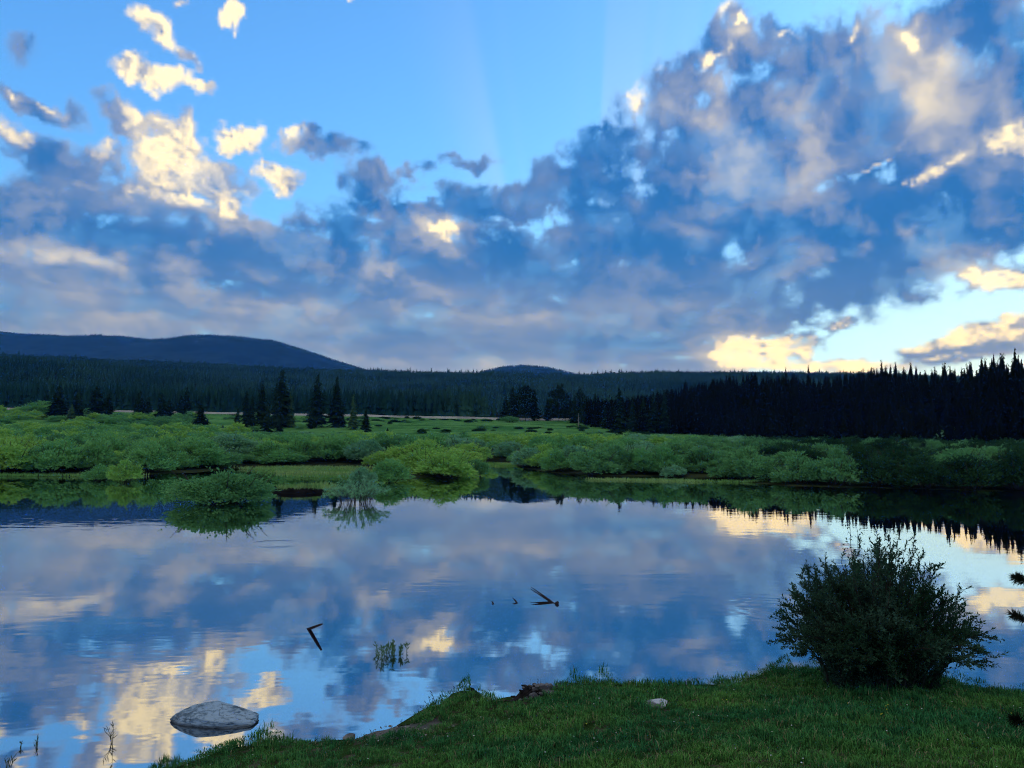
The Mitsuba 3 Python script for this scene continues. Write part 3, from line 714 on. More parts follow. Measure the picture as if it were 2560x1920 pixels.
# the shrub on its islet, and the half-drowned bush in front of the bank
fol, st = willow(301, 13, 9000, 0.062, 0.02)
ISLET = pose(-16.0, 43.4, -0.40, 5.5, 2.55, 20)
part('islet_shrub', 'foliage', ply(fol, 'mat_willow_dark', to_world=ISLET))
part('islet_shrub', 'stem', ply(st, 'mat_bark', to_world=ISLET))
tell('islet_shrub', 'broad dark green shrub alone in the water on the left, with its mirror image below', 'shrub')
fol, st = leafy_bush(311, 75, 1.5, 1.9, 0.11, 0.034, 8, 8, 0.25)
DROWN = T().translate([-8.75, 44.2, -0.05])
part('drowned_bush', 'foliage', ply(fol, 'mat_willow_silver', to_world=DROWN))
part('drowned_bush', 'stem', ply(st, 'mat_bark', to_world=DROWN))
tell('drowned_bush', 'airy grey-green bush with bare stems standing in the water beside the muddy islet', 'bush')

# the bush on the near bank, right
material('mat_bush_leaf', {'type': 'principledthin', 'base_color': tone((0.020, 0.060, 0.026), (0.056, 0.115, 0.068), 0.6, 0.08, 0.4), 'roughness': 0.5, 'diff_trans': 0.5}, False)
fol, st = leafy_bush(321, 270, 1.68, 1.30, 0.052, 0.018, 17, 27, 0.0)
BX, BY = 5.02, 10.75
BUSH = T().translate([BX, BY, float(height(BX, BY))])
part('willow_bush', 'foliage', ply(fol, 'mat_bush_leaf', to_world=BUSH))
part('willow_bush', 'stem', ply(st, 'mat_bark', to_world=BUSH))
tall = Batch()
tw = Batch()
for k, (dx, dy, top, n) in enumerate([(-0.30, 0.1, 2.25, 22), (-0.18, 0.15, 2.05, 18), (0.33, 0.1, 2.12, 20), (0.47, 0.0, 1.98, 16), (0.12, 0.2, 1.95, 14)]):
    r2 = np.random.default_rng(500 + k)
    line = np.array([[dx * 0.4, dy, 0.3], [dx * 0.8, dy, 1.3], [dx, dy, top * 0.8], [dx * 1.1 + 0.02, dy, top]])
    tw.add(*tube(line, [0.008, 0.006, 0.004, 0.0015], 4))
    f = r2.uniform(0.55, 1, n * 3)
    base = np.stack([np.interp(f, [0, .4, .75, 1], line[:, i]) for i in range(3)], 1)
    tall.add(*leaves(base + r2.normal(size=(len(f), 3)) * 0.035, unit(ball(len(f), r2) + [0, 0, 0.5]), ball(len(f), r2), 0.05, 0.015))
part('willow_bush', 'shoot', ply(tw.mesh(), 'mat_bark', to_world=BUSH))
part('willow_bush', 'shoot__foliage', ply(tall.mesh(), 'mat_bush_leaf', to_world=BUSH))
tell('willow_bush', 'large dark willow bush with fanning stems on the near grassy bank, right', 'bush')


# ------------------------------------------------------------------ conifers
def far_tree(seed, tiers, sides, thick=1.0):
    """A conifer as ragged stacked skirts."""
    rng, b = np.random.default_rng(seed), Batch()
    for k in range(tiers):
        z0, z1 = 0.08 + 0.8 * k / tiers, 0.08 + 0.92 * (k + 1.5) / (tiers + 0.5)
        r = 0.5 * thick * (1 - k / (tiers + 0.6)) ** 0.85
        a = np.arange(sides) * 2 * np.pi / sides + rng.uniform(0, 2)
        rr = r * rng.uniform(0.6, 1.15, sides)
        v = np.vstack([np.stack([rr * np.cos(a), rr * np.sin(a), z0 + rng.uniform(-0.05, 0.05, sides)], 1), [[rng.normal() * 0.02, rng.normal() * 0.02, min(z1, 1.0)]]])
        i = np.arange(sides)
        b.add(v, np.stack([i, (i + 1) % sides, i * 0 + sides], 1))
    return b.mesh()


def full(seed, levels, arms, lean, jag, tiers, thick):
    b = Batch()
    b.add(*spruce(seed, levels, arms, lean, jag))
    b.add(*far_tree(seed + 7, tiers, 7, thick))
    return b.mesh()


for s in range(4):
    shape_group('group_spruce_%d' % s, {'crown': ply(full(400 + s, 26 - 2 * (s % 2), 8, 0.62 + 0.06 * s, 3, 9, 0.66), 'mat_needles'), 'trunk': ply(trunk(0, 0.96), 'mat_bark')})
    shape_group('group_pine_%d' % s, {'crown': ply(pine(420 + s), 'mat_needles'), 'trunk': ply(trunk(0, 0.9), 'mat_bark')})
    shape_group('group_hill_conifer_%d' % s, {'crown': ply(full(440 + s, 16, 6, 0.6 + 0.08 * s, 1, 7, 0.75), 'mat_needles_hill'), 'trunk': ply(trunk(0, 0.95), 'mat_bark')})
shape_group('group_young_spruce', {'crown': ply(full(460, 18, 8, 0.75, 3, 8, 0.7), 'mat_needles_light'), 'trunk': ply(trunk(0, 0.9), 'mat_bark')})
shape_group('group_sparse_pine', {'crown': ply(pine(470, 24, 26, 0.8), 'mat_needles'), 'trunk': ply(trunk(0, 0.95, 0.012), 'mat_bark')})

CONIFERS = [
    (-138.1, 235.5, 9.6, 6.4, 'spruce', 'broad dark conifer, leftmost of the trees standing before the road'),
    (-129.2, 227.3, 5.0, 3.1, 'young_spruce', 'small pale green spruce in front of the leftmost broad pines'),
    (-133.7, 238.6, 8.8, 4.6, 'spruce', 'middle conifer of the three broad ones on the far left'),
    (-134.5, 250.7, 10.0, 6.6, 'spruce', 'broad dark conifer, right one of the far left group'),
    (-135.8, 260.1, 7.5, 4.2, 'spruce', 'low conifer at the right edge of the far left group'),
    (-118.8, 245.8, 8.2, 2.9, 'spruce', 'narrow spruce at the left of the second group from the left'),
    (-133.9, 278.8, 8.2, 3.7, 'spruce', 'spruce at the road behind the left of the second group'),
    (-110.1, 243.2, 8.3, 3.8, 'spruce', 'pointed spruce in the middle of the second group from the left'),
    (-119.3, 269.2, 5.8, 3.5, 'spruce', 'short spruce right behind the pointed one of the second group'),
    (-131.0, 279.1, 6.3, 3.4, 'spruce', 'half-hidden spruce between the first two of the second group'),
    (-110.2, 257.9, 7.4, 3.7, 'spruce', 'shorter one of the twin spruces right of the second group'),
    (-116.6, 276.5, 9.8, 4.0, 'spruce', 'taller one of the twin spruces right of the second group'),
    (-86.7, 215.7, 6.5, 4.2, 'spruce', 'dark bushy spruce alone in front of the road, left of the tall group'),
    (-84.8, 216.0, 2.4, 1.4, 'spruce', 'sapling at the foot of the lone bushy spruce'),
    (-67.6, 181.3, 2.4, 1.6, 'young_spruce', 'tiny spruce low in the meadow, between the lone spruce and the tall group'),
    (-73.5, 207.4, 5.5, 2.4, 'spruce', 'small spruce at the left end of the tall group'),
    (-74.5, 217.6, 9.8, 2.8, 'spruce', 'slim spruce, second from the left in the tall group'),
    (-72.9, 217.6, 8.8, 2.5, 'spruce', 'slim spruce, third from the left in the tall group'),
    (-73.3, 226.4, 13.0, 3.7, 'spruce', 'high spruce left of the tallest one'),
    (-59.2, 187.4, 7.1, 3.3, 'spruce', 'dark spruce standing forward at the foot of the tall group'),
    (-65.9, 221.9, 15.7, 6.1, 'spruce', 'tallest and broadest spruce of the whole meadow'),
    (-65.9, 216.7, 11.8, 3.5, 'spruce', 'spruce grown into the left side of the tallest one'),
    (-63.6, 222.1, 9.8, 3.0, 'young_spruce', 'lighter spruce against the right side of the tallest one'),
    (-60.2, 200.7, 3.8, 2.0, 'spruce', 'small spruce below the tallest one'),
    (-56.9, 226.0, 14.8, 5.0, 'spruce', 'tall full spruce, first right of the tallest one'),
    (-56.6, 218.8, 5.4, 2.4, 'spruce', 'short spruce at the left foot of the tall full one'),
    (-51.6, 227.7, 14.4, 4.8, 'spruce', 'tall pointed spruce, second right of the tallest one'),
    (-49.8, 228.1, 4.2, 2.0, 'spruce', 'short spruce at the right foot of the tall pointed one'),
    (-44.6, 218.0, 9.6, 2.9, 'young_spruce', 'slender spruce fading into the forest, third right of the tallest one'),
    (-39.1, 207.9, 5.9, 2.8, 'spruce', 'dense cone-shaped spruce at the right end of the tall group'),
    (-30.3, 189.1, 1.9, 1.1, 'spruce', 'tiny dark spruce alone low in the meadow near the centre'),
    (0.1, 282.5, 11.8, 5.0, 'spruce', 'conifer at the left of the clump right of centre'),
    (5.0, 280.4, 12.3, 7.4, 'pine', 'broadest pine of the clump right of centre'),
    (8.4, 282.8, 11.3, 3.7, 'spruce', 'narrow spruce at the right of the clump right of centre'),
    (-2.4, 284.0, 8.8, 4.0, 'spruce', 'lower conifer at the left edge of the clump right of centre'),
    (17.1, 280.4, 12.4, 7.1, 'pine', 'lone broad pine in the gap right of the clump'),
    (13.2, 283.2, 8.0, 3.1, 'spruce', 'small spruce between the clump and the lone broad pine'),
    (22.6, 252.5, 12.3, 4.2, 'sparse_pine', 'thin sparse pine with its trunk showing'),
    (21.7, 269.1, 9.5, 3.6, 'spruce', 'lower pine left behind the sparse one'),
    (28.6, 264.9, 10.2, 3.8, 'spruce', 'spruce between the sparse pine and the tall dark one'),
    (27.6, 198.1, 11.7, 3.6, 'spruce', 'tall dark spruce standing forward at the left edge of the black hill'),
    (28.7, 239.3, 7.2, 2.9, 'spruce', 'short spruce left of the tall dark forward one'),
    (33.9, 217.4, 8.8, 3.2, 'spruce', 'first spruce right of the tall dark forward one'),
    (37.2, 218.9, 9.8, 3.7, 'spruce', 'second spruce right of the tall dark forward one'),
    (39.0, 213.0, 10.9, 3.4, 'spruce', 'third spruce right of the tall dark forward one'),
    (41.7, 210.9, 11.5, 3.6, 'spruce', 'fourth spruce right of the tall dark forward one, where the black hill begins'),
    (31.5, 243.5, 6.6, 3.2, 'spruce', 'low spruce behind the gap left of the tall dark forward one'),
]
for k, (x, y, h, w, kind, text) in enumerate(CONIFERS):
    z = float(height(x, y)) - 0.1
    group = 'group_%s' % kind if kind in ('young_spruce', 'sparse_pine') else 'group_%s_%d' % (kind, k % 4)
    name = {'young_spruce': 'spruce_tree', 'spruce': 'spruce_tree', 'pine': 'pine_tree', 'sparse_pine': 'pine_tree'}[kind]
    tell(copy(name, group, pose(x, y, z, w * (1.75 if 'spruce' in kind else 1.12), h * 1.05, (k * 77) % 360, 1.5 * math.sin(k * 3))), text, 'tree')
snag = Batch()
snag.add(*tube([[0, 0, -0.2], [0.1, 0, 2.0], [0.05, 0, 4.3]], [0.16, 0.12, 0.04], 6))
snag.add(*tube([[0.08, 0, 1.7], [-0.5, 0.1, 2.4]], [0.05, 0.02], 4))
snag.add(*tube([[0.08, 0, 2.6], [0.6, 0.1, 3.0]], [0.04, 0.015], 4))
scene['dead_snag'] = ply(snag.mesh(), 'mat_dead_wood', to_world=T().translate([21.2, 246, float(height(21.2, 246))]))
tell('dead_snag', 'pale dead trunk standing before the sparse pine', 'dead tree')

# the black hill on the right: rows of conifers; the ones largest in view are trees of their own
rng = np.random.default_rng(31)
hx, hy = rng.uniform(24, 420, 46000), rng.uniform(0, 560, 46000)
inside = hill_inside(hx, hy) + 22 * n2(hx, hy, 30, 3, 71)
keep = (inside > 0) & (inside < 170) & (hx < 0.80 * hy + 110) & (rng.random(46000) < np.where(inside < 40, 1.0, 0.7))
keep &= ~((np.hypot((hx - 101) / 13, (hy - 169) / 13) < 1))      # the rocky clearing
hx, hy, inside = hx[keep], hy[keep], inside[keep]
hz = height(hx, hy)
hh = rng.uniform(9.0, 16.0, len(hx)) * np.where(inside < 10, 0.7, 1) * (1 + 0.16 * (rng.random(len(hx)) < 0.06))
hh *= 1 + 0.55 * n2(hx, hy, 20, 3, 72)
hh *= 0.54 + 0.31 * smooth(30, 90, hx) + 0.11 * smooth(80, 100, hx)
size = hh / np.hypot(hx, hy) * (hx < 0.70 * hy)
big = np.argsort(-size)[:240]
is_big = np.zeros(len(hx), bool)
is_big[big] = True
for k in big:
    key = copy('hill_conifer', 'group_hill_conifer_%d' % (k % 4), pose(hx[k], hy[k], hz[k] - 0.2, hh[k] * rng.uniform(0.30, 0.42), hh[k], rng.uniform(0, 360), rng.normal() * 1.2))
    side = 'left end' if hx[k] / hy[k] < 0.34 else 'middle' if hx[k] / hy[k] < 0.52 else 'right end'
    where = 'along the foot' if inside[k] < 22 else 'higher on the slope'
    tell(key, 'black conifer %s of the shaded hill, at its %s' % (where, side), 'tree', 'conifers %s of the dark hill, %s' % (where, side))


def tiled(mesh, place, rng, wide):
    """One mesh of many trees: place rows are (x, y, z, height)."""
    v, f = mesh
    n, a = len(place), rng.uniform(0, 2 * np.pi, len(place))
    w = place[:, 3] * rng.uniform(*wide, n)
    c, s = np.cos(a)[:, None], np.sin(a)[:, None]
    out = np.stack([(v[None, :, 0] * c - v[None, :, 1] * s) * w[:, None] + place[:, 0:1], (v[None, :, 0] * s + v[None, :, 1] * c) * w[:, None] + place[:, 1:2], v[None, :, 2] * place[:, 3:4] + place[:, 2:3]], -1)
    return out.reshape(-1, 3), (f[None] + (np.arange(n) * len(v))[:, None, None]).reshape(-1, 3)


def forest(key, kinds, place, mat, wide, text):
    b, rng = Batch(), np.random.default_rng(len(place))
    which = rng.integers(0, len(kinds), len(place))
    for k, mesh in enumerate(kinds):
        if (which == k).any():
            b.add(*tiled(mesh, place[which == k], rng, wide))
    scene[key] = ply(b.mesh(), mat)
    tell(key, text, kind='stuff')


rest = np.stack([hx, hy, hz - 0.2, hh], 1)[~is_big]
near_kind = [full(480 + s, 8, 5, 0.55 + 0.1 * s, 1, 6, 0.85) for s in range(3)]
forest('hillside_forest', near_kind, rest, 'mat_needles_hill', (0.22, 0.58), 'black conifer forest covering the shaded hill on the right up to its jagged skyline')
rng = np.random.default_rng(41)
n = 36000
vx, vy = rng.uniform(-700, 330, n), 303 + 420 * rng.uniform(0, 1, n) ** 1.4
keep = (np.abs(vx) < 0.95 * vy + 20) & (hill_inside(vx, vy) < 5) & (rng.random(n) < np.where(vy < 335, 1.0, 0.6))
vx, vy = vx[keep], vy[keep]
vz = np.maximum(height(vx, vy), ridge_height(vx, vy))
vh = rng.uniform(6.5, 11.5, len(vx)) * (1 + 0.25 * n2(vx, vy, 40, 3, 18) * 2)
forest('valley_forest', [far_tree(60 + k, 4, 6) for k in range(4)], np.stack([vx, vy, vz - 0.3, vh], 1), 'mat_forest', (0.28, 0.46), 'dark conifer forest filling the valley floor behind the road')
rng = np.random.default_rng(43)
n = 76000
vx, vy = rng.uniform(-1600, 1400, n), 660 + 900 * rng.uniform(0, 1, n) ** 0.75
keep = np.abs(vx) < 0.95 * vy + 40
vx, vy = vx[keep], vy[keep]
vz = np.maximum(ridge_height(vx, vy), height(vx, vy, np.full(len(vx), 50.0)))
vh = rng.uniform(6, 10.5, len(vx)) * (1 + 0.5 * n2(vx, vy, 90, 3, 19)) * (1 + 0.5 * (rng.random(len(vx)) < 0.04))
forest('ridge_forest', [far_tree(70 + k, 2, 5) for k in range(4)], np.stack([vx, vy, vz - 0.4, vh], 1), 'mat_forest', (0.3, 0.5), 'unbroken conifer forest clothing the long ridge')
rng = np.random.default_rng(47)
n = 16000
vx, vy = rng.uniform(-3300, -150, n), 3950 + 280 * rng.uniform(0, 1, n)
keep = (vx > -0.74 * vy - 60)
vx, vy = vx[keep], vy[keep]
kx, ky = rng.uniform(-420, 520, 5000), rng.uniform(3150, 3640, 5000)
place = np.vstack([np.stack([vx, vy, peak_height(vx, vy) - 1, rng.uniform(9, 16, len(vx))], 1), np.stack([kx, ky, knob_height(kx, ky) - 1, rng.uniform(8, 14, 5000)], 1)])
forest('mountain_forest', [far_tree(80 + k, 1, 5) for k in range(3)], place, 'mat_forest', (0.3, 0.5), 'far forest on the mountain and the small hill behind the ridge')


# ------------------------------------------------------------------ small things round the water
def granite(p, n, uv):
    a = fbm(p.x * 5, p.y * 5, p.z * 7, 5)
    c = mix((0.29, 0.38, 0.44), (0.09, 0.135, 0.17), smoothstep(0.40, 0.66, 0.5 * a + 0.5 * fbm(p.x * 26, p.y * 26, p.z * 34, 3)))
    vein = dr.abs(fbm(p.x * 3.1 + 5, p.y * 3.1, p.z * 6, 5) - 0.5)
    c = mix(c, (0.07, 0.08, 0.09), 0.75 * smoothstep(0.022, 0.0, vein))
    return mix(c, (0.05, 0.05, 0.05), 0.75 * smoothstep(0.045, 0.012, p.z))                  # the wet foot


material('mat_granite', {'type': 'diffuse', 'reflectance': proc(granite)})
material('mat_pale_stone', {'type': 'diffuse', 'reflectance': proc(lambda p, n, uv: mix((0.46, 0.48, 0.50), (0.15, 0.15, 0.16), smoothstep(0.48, 0.58, fbm(p.x * 11, p.y * 16, p.z * 9, 4))))})
material('mat_char', {'type': 'diffuse', 'reflectance': tone((0.012, 0.011, 0.011), (0.03, 0.027, 0.026), 0.1)})
material('mat_rubble', {'type': 'diffuse', 'reflectance': tone((0.05, 0.05, 0.052), (0.16, 0.155, 0.15), 0.25, 0.05)})
material('mat_gravel', {'type': 'diffuse', 'reflectance': tone((0.10, 0.095, 0.09), (0.26, 0.25, 0.23), 0.15, 0.04)})
material('mat_driftwood', {'type': 'diffuse', 'reflectance': proc(lambda p, n, uv: mix((0.018, 0.012, 0.012), (0.06, 0.045, 0.04), noise(p.x * 9, p.y * 9, p.z * 60)))})
material('mat_mud', {'type': 'diffuse', 'reflectance': tone((0.006, 0.006, 0.006), (0.013, 0.012, 0.011), 0.4)})
material('mat_reed', {'type': 'diffuse', 'reflectance': tone((0.035, 0.05, 0.02), (0.07, 0.09, 0.035), 0.4)})
material('mat_water_leaf', {'type': 'diffuse', 'reflectance': tone((0.05, 0.11, 0.03), (0.10, 0.18, 0.05), 0.4)})
material('mat_flower_white', {'type': 'diffuse', 'reflectance': {'type': 'rgb', 'value': [0.7, 0.7, 0.66]}})
material('mat_flower_yellow', {'type': 'diffuse', 'reflectance': {'type': 'rgb', 'value': [0.6, 0.5, 0.05]}})

# the boulder in the water: blunt at its left end, drawn out to a low tail on the right
bv = np.array(trimesh.creation.icosphere(subdivisions=5).vertices)
bf = np.array(trimesh.creation.icosphere(subdivisions=5).faces)
b0 = bv.copy()
rs = np.random.default_rng(5)
for k in range(14):
    nn = unit(rs.normal(size=3) * [1, 1, 0.8] + [0, 0, 0.4])
    bv = bv - np.maximum(bv @ nn - rs.uniform(0.68, 0.88), 0)[:, None] * nn * 0.85
tail = np.clip(b0[:, 0], 0, 1)
bv[:, 0] *= np.where(b0[:, 0] > 0, 1.05 + 0.25 * tail, 0.92)
bv[:, 2] *= 1 - 0.62 * tail ** 1.2
bv[:, 1] *= 1 - 0.30 * tail ** 2
crack = np.abs(meshkit.fbm(b0 * [2.2, 2.2, 3.4] + 9, 4, 3) - 0.5)
bv *= (1 + 0.10 * (meshkit.fbm(b0 * 2.2, 5, 2)[:, None] - 0.5) + 0.035 * (meshkit.fbm(b0 * 9, 3, 8)[:, None] - 0.5) - 0.035 * smooth(0.035, 0.0, crack)[:, None])
scene['boulder'] = ply((bv * [0.72, 0.46, 0.165], bf), 'mat_granite', smooth=True, to_world=T().translate([-4.14, 11.03, 0.015]).rotate([0, 0, 1], -8))
tell('boulder', 'large pale grey granite boulder lying in the shallow water off the near bank, left', 'boulder')

sv, sf = stone_mesh(12, 3, 0.2, 0.3)
scene['pale_stone'] = ply((sv * [0.20, 0.19, 0.2], sf), 'mat_pale_stone', smooth=30, to_world=T().translate([1.80, 9.80, float(height(1.80, 9.80)) + 0.015]).rotate([0, 0, 1], 20))
tell('pale_stone', 'flat whitish stone set flush in the near grass, left of the big bush', 'stone')

# burnt hollow at the edge of the bank: char bed and the rubble round it
rng = np.random.default_rng(61)
PX, PY = -0.06, 11.02
for k in range(34):
    a, r = rng.uniform(0, 2 * math.pi), rng.uniform(0.0, 0.52)
    x, y = PX + r * math.cos(a) * 1.05, PY + r * math.sin(a) * 0.8
    L = rng.uniform(0.05, 0.16)
    o = unit(np.array([math.cos(a + 1.3), math.sin(a + 1.3), rng.uniform(-0.25, 0.25)]))
    z = float(height(x, y)) + 0.02
    m = tube([np.array([x, y, z]) - o * L / 2, np.array([x, y, z + 0.01]), np.array([x, y, z]) + o * L / 2], [0.012, 0.02, 0.011], 5)
    part('fire_pit', 'charred_stick', ply(m, 'mat_char'))
av = np.array([[PX + 0.5 * q * math.cos(t) * (1 + 0.15 * math.sin(3 * t)), PY + 0.36 * q * math.sin(t), 0] for q in (0.02, 0.35, 0.7, 1.0) for t in np.arange(28) * 2 * math.pi / 28])
av[:, 2] = height(av[:, 0], av[:, 1]) + 0.012 + 0.012 * rng.normal(size=len(av))
part('fire_pit', 'ash_bed', ply((av, np.array([(i * 28 + j, i * 28 + 28 + j, i * 28 + 28 + (j + 1) % 28, i * 28 + (j + 1) % 28) for i in range(3) for j in range(28)])), 'mat_char'))
for k in range(46):
    a = rng.normal() * 0.95 + 0.1
    r = rng.uniform(0.34, 0.66)
    x, y = PX + r * math.cos(a) * 1.1 + 0.05, PY + r * math.sin(a) * 0.85
    s = rng.uniform(0.025, 0.075)
    v, f = stone_mesh(700 + k, 1, 0.3, rng.uniform(0.5, 0.9))
    part('fire_pit', 'stone', ply((v * s, f), 'mat_rubble', to_world=T().translate([x, y, float(height(x, y)) + s * 0.25]).rotate([0, 0, 1], rng.uniform(0, 360))))
tell('fire_pit', 'black burnt hollow ringed with rubble at the water edge of the near bank', 'fire pit')

# gravel of the landing: single pebbles too many to count
b = Batch()
for k in range(520):
    x, y = -1.9 + rng.normal() * 0.68, 9.55 + rng.normal() * 0.24
    s = 0.009 + 0.02 * rng.random() ** 3
    v, f = stone_mesh(900 + k % 12, 1, 0.3, 0.6)
    b.add(v * s + [x, y, float(height(x, y)) + s * 0.2], f)
scene['gravel'] = ply(b.mesh(), 'mat_gravel')
tell('gravel', 'grey gravel and grit on the bare landing at the water', kind='stuff')
for k, (x, y, s, text) in enumerate([(-1.28, 9.55, 0.065, 'pale stone at the right end of the bare gravel landing'), (-1.95, 9.72, 0.09, 'dark flat stone in the middle of the bare gravel landing'), (-2.35, 9.6, 0.06, 'small grey stone at the left end of the bare gravel landing')]):
    v, f = stone_mesh(40 + k, 2, 0.25, 0.5)
    key = numbered('landing_stone')
    scene[key] = ply((v * s, f), 'mat_pale_stone' if k == 0 else 'mat_gravel', smooth=30, to_world=T().translate([x, y, float(height(x, y)) + 0.3 * s]))
    tell(key, text, 'stone')

# driftwood standing out of the pond, each piece mirrored in the water
def plank(p, q, w, h, key, text):
    p, q = np.array(p, float), np.array(q, float)
    d = q - p
    s = unit(np.cross(d, [0, 0, 1.0]))
    u = unit(np.cross(s, d))
    b = Batch()
    ends = [(-0.12, 1.0), (0.0, 1.0), (0.4, 0.92), (0.75, 0.78), (1.0, 0.55)]
    v = np.array([p + d * t + s * w * a * k + u * h * c * k for t, k in ends for a, c in ((-1, -1), (1, -1), (1, 1), (-1, 1))])
    f = [(i * 4 + j, i * 4 + (j + 1) % 4, i * 4 + 4 + (j + 1) % 4, i * 4 + 4 + j) for i in range(4) for j in range(4)] + [(3, 2, 1, 0), (16, 17, 18, 19)]
    b = (v, np.array(f))
    scene[key] = ply(b, 'mat_driftwood')
    tell(key, text, 'driftwood')


for k in range(2):
    part('split_log', 'half', ply(tube([[1.12 - 0.0 * k, 18.40 - 0.02 * k, -0.05], [0.815, 18.84 + 0.02 * k, 0.06 + 0.03 * k], [0.50 + 0.02 * k, 19.29, 0.17 + 0.04 * k]], [0.032 - 0.008 * k, 0.02, 0.007], 6), 'mat_driftwood'))
part('split_log', 'butt', ply(tube([[1.06, 18.47, -0.06], [1.10, 18.42, 0.02], [1.12, 18.40, 0.05]], [0.05, 0.045, 0.03], 7), 'mat_driftwood'))
tell('split_log', 'dark split log slanting out of the open water, right of centre', 'driftwood')
plank([-4.10, 15.98, -0.02], [-3.66, 15.33, 0.25], 0.028, 0.022, 'driftwood_plank', 'short dark plank slanting out of the water, left of the water plant')
for x, y, q, text in ((0.19, 18.43, [0.06, 18.72, 0.07], 'small broken stick in the water just left of the split log'), (-0.38, 18.35, [-0.43, 18.5, 0.035], 'tiniest stick tip in the water, farther left of the split log')):
    key = numbered('floating_stick')
    scene[key] = ply(tube([[x, y, -0.03], [(x + q[0]) / 2, (y + q[1]) / 2, q[2] / 2], q], [0.022, 0.018, 0.006], 5), 'mat_driftwood')
    tell(key, text, 'stick')

# water plants
def weed(key, x, y, stems, tall, leafn, leaf_len, leaf_wid, spread, mat, text, seed, z=0.0):
    r, wood, leaf = np.random.default_rng(seed), Batch(), Batch()
    for k in range(stems):
        o = r.normal(size=2) * spread
        H = tall * r.uniform(0.45, 1.0)
        lean = r.normal(size=2) * 0.25 * H
        line = np.array([[o[0], o[1], -0.05], [o[0] + lean[0] * 0.3, o[1] + lean[1] * 0.3, H * 0.5], [o[0] + lean[0], o[1] + lean[1], H]])
        wood.add(*tube(line, [0.006, 0.005, 0.002], 4))
        f = r.uniform(0.1, 1, leafn)
        base = np.stack([np.interp(f, [0, 0.5, 1], line[:, i]) for i in range(3)], 1)
        leaf.add(*leaves(base, unit(ball(leafn, r) * [1, 1, 0.5] + [0, 0, 0.8]), ball(leafn, r), leaf_len * r.uniform(0.6, 1.2, leafn), leaf_wid))
    tw = T().translate([x, y, z])
    part(key, 'stem', ply(wood.mesh(), mat, to_world=tw))
    part(key, 'foliage', ply(leaf.mesh(), mat, to_world=tw))
    tell(key, text, 'plant')


weed('water_plant', -2.12, 14.2, 18, 0.2, 12, 0.085, 0.022, 0.15, 'mat_water_leaf', 'green leafy water plant standing in the open water, left of the split log and nearer', 71)
weed('reed', -5.05, 10.15, 3, 0.30, 7, 0.09, 0.012, 0.015, 'mat_reed', 'tallest thin dark reed in the water left of the boulder', 72)
weed('reed_001', -5.95, 10.02, 3, 0.13, 5, 0.06, 0.010, 0.02, 'mat_reed', 'short forked reed in the water far left of the boulder', 73)
weed('reed_002', -5.87, 9.30, 4, 0.2, 6, 0.07, 0.012, 0.03, 'mat_reed', 'reed at the bottom left corner of the photo', 74)
weed('reed_003', -6.12, 10.0, 2, 0.06, 5, 0.05, 0.012, 0.02, 'mat_reed', 'tiny tuft of reed at the far left, beside the short forked one', 75)
for k, (x, y, h, text) in enumerate([(-1.08, 11.2, 0.30, 'tall weed at the water edge left of the burnt hollow'), (-0.86, 11.42, 0.26, 'leafy weed in the notch just left of the burnt hollow'), (-1.4, 10.35, 0.22, 'dark weed on the corner of the bank right of the gravel landing'), (-2.35, 9.98, 0.12, 'small weed at the left end of the gravel landing'), (-1.75, 10.1, 0.12, 'wispy weed at the water behind the gravel landing')]):
    weed('bank_weed' if k == 0 else 'bank_weed_%03d' % k, x, y, 5, h, 9, 0.06, 0.012, 0.05, 'mat_reed', text, 80 + k, max(0.0, float(height(x, y))))

# sedges: flat islets of pale grass in the shallows
def sedge(key, patches, n, tall, text, seed):
    r, b = np.random.default_rng(seed), Batch()
    for x, y, rx, ry in patches:
        m = int(n * rx * ry)
        a, q = r.uniform(0, 2 * np.pi, m), np.sqrt(r.uniform(0, 1, m)) * (1 + 0.25 * r.normal(size=m) * 0.4)
        p = np.stack([x + rx * q * np.cos(a), y + ry * q * np.sin(a), np.full(m, 0.0)], 1)
        p[:, 2] = np.maximum(height(p[:, 0], p[:, 1]), np.where(np.hypot((p[:, 0] + 13.75) / 1.6, (p[:, 1] - 50.6) / 1.25) < 0.95, 0.2, -0.02))
        keep = n2(p[:, 0], p[:, 1], 1.6, 3, seed) + 0.25 * (1 - q) > -0.12
        p = p[keep]
        b.add(*leaves(p, unit(r.normal(size=(len(p), 3)) * [0.3, 0.3, 0] + [0, 0, 1]), ball(len(p), r), tall * r.uniform(0.5, 1.2, len(p)), 0.05))
    scene[key] = ply(b.mesh(), 'mat_sedge')
    tell(key, text, kind='stuff')


sedge('sedge_marsh', [(-18.5, 76, 5.5, 4.2), (-23.5, 80.5, 4.5, 2.6), (-13.0, 74.5, 2.4, 2.2), (-19, 84, 7, 1.3), (-14.2, 54.5, 1.9, 3.2), (-15.5, 67, 4.0, 1.0), (-40, 65.2, 5, 0.8), (-34.5, 67.5, 3, 0.8), (-13.75, 50.9, 1.6, 1.2), (-13.75, 51.3, 1.3, 0.9)], 130, 0.36, 'pale sedge growing out of the shallow inlet left of centre', 91)
sedge('sedge_strip', [(9.8, 67.0, 3.4, 1.1), (14.8, 66.2, 4.2, 1.3), (19.3, 65.6, 2.2, 0.9), (-1.6, 96, 2.3, 5)], 150, 0.26, 'pale sedge strip in the shallows along the right shore and the narrow inlet', 92)
mx = np.linspace(0, 2 * np.pi, 49)[:-1]
rr = 1 + 0.5 * n2(np.cos(mx) * 2, np.sin(mx) * 2, 1.0, 3, 5)
rings = [(1.04, -0.15), (1.0, 0.10), (0.9, 0.2), (0.5, 0.27), (0.0, 0.28)]
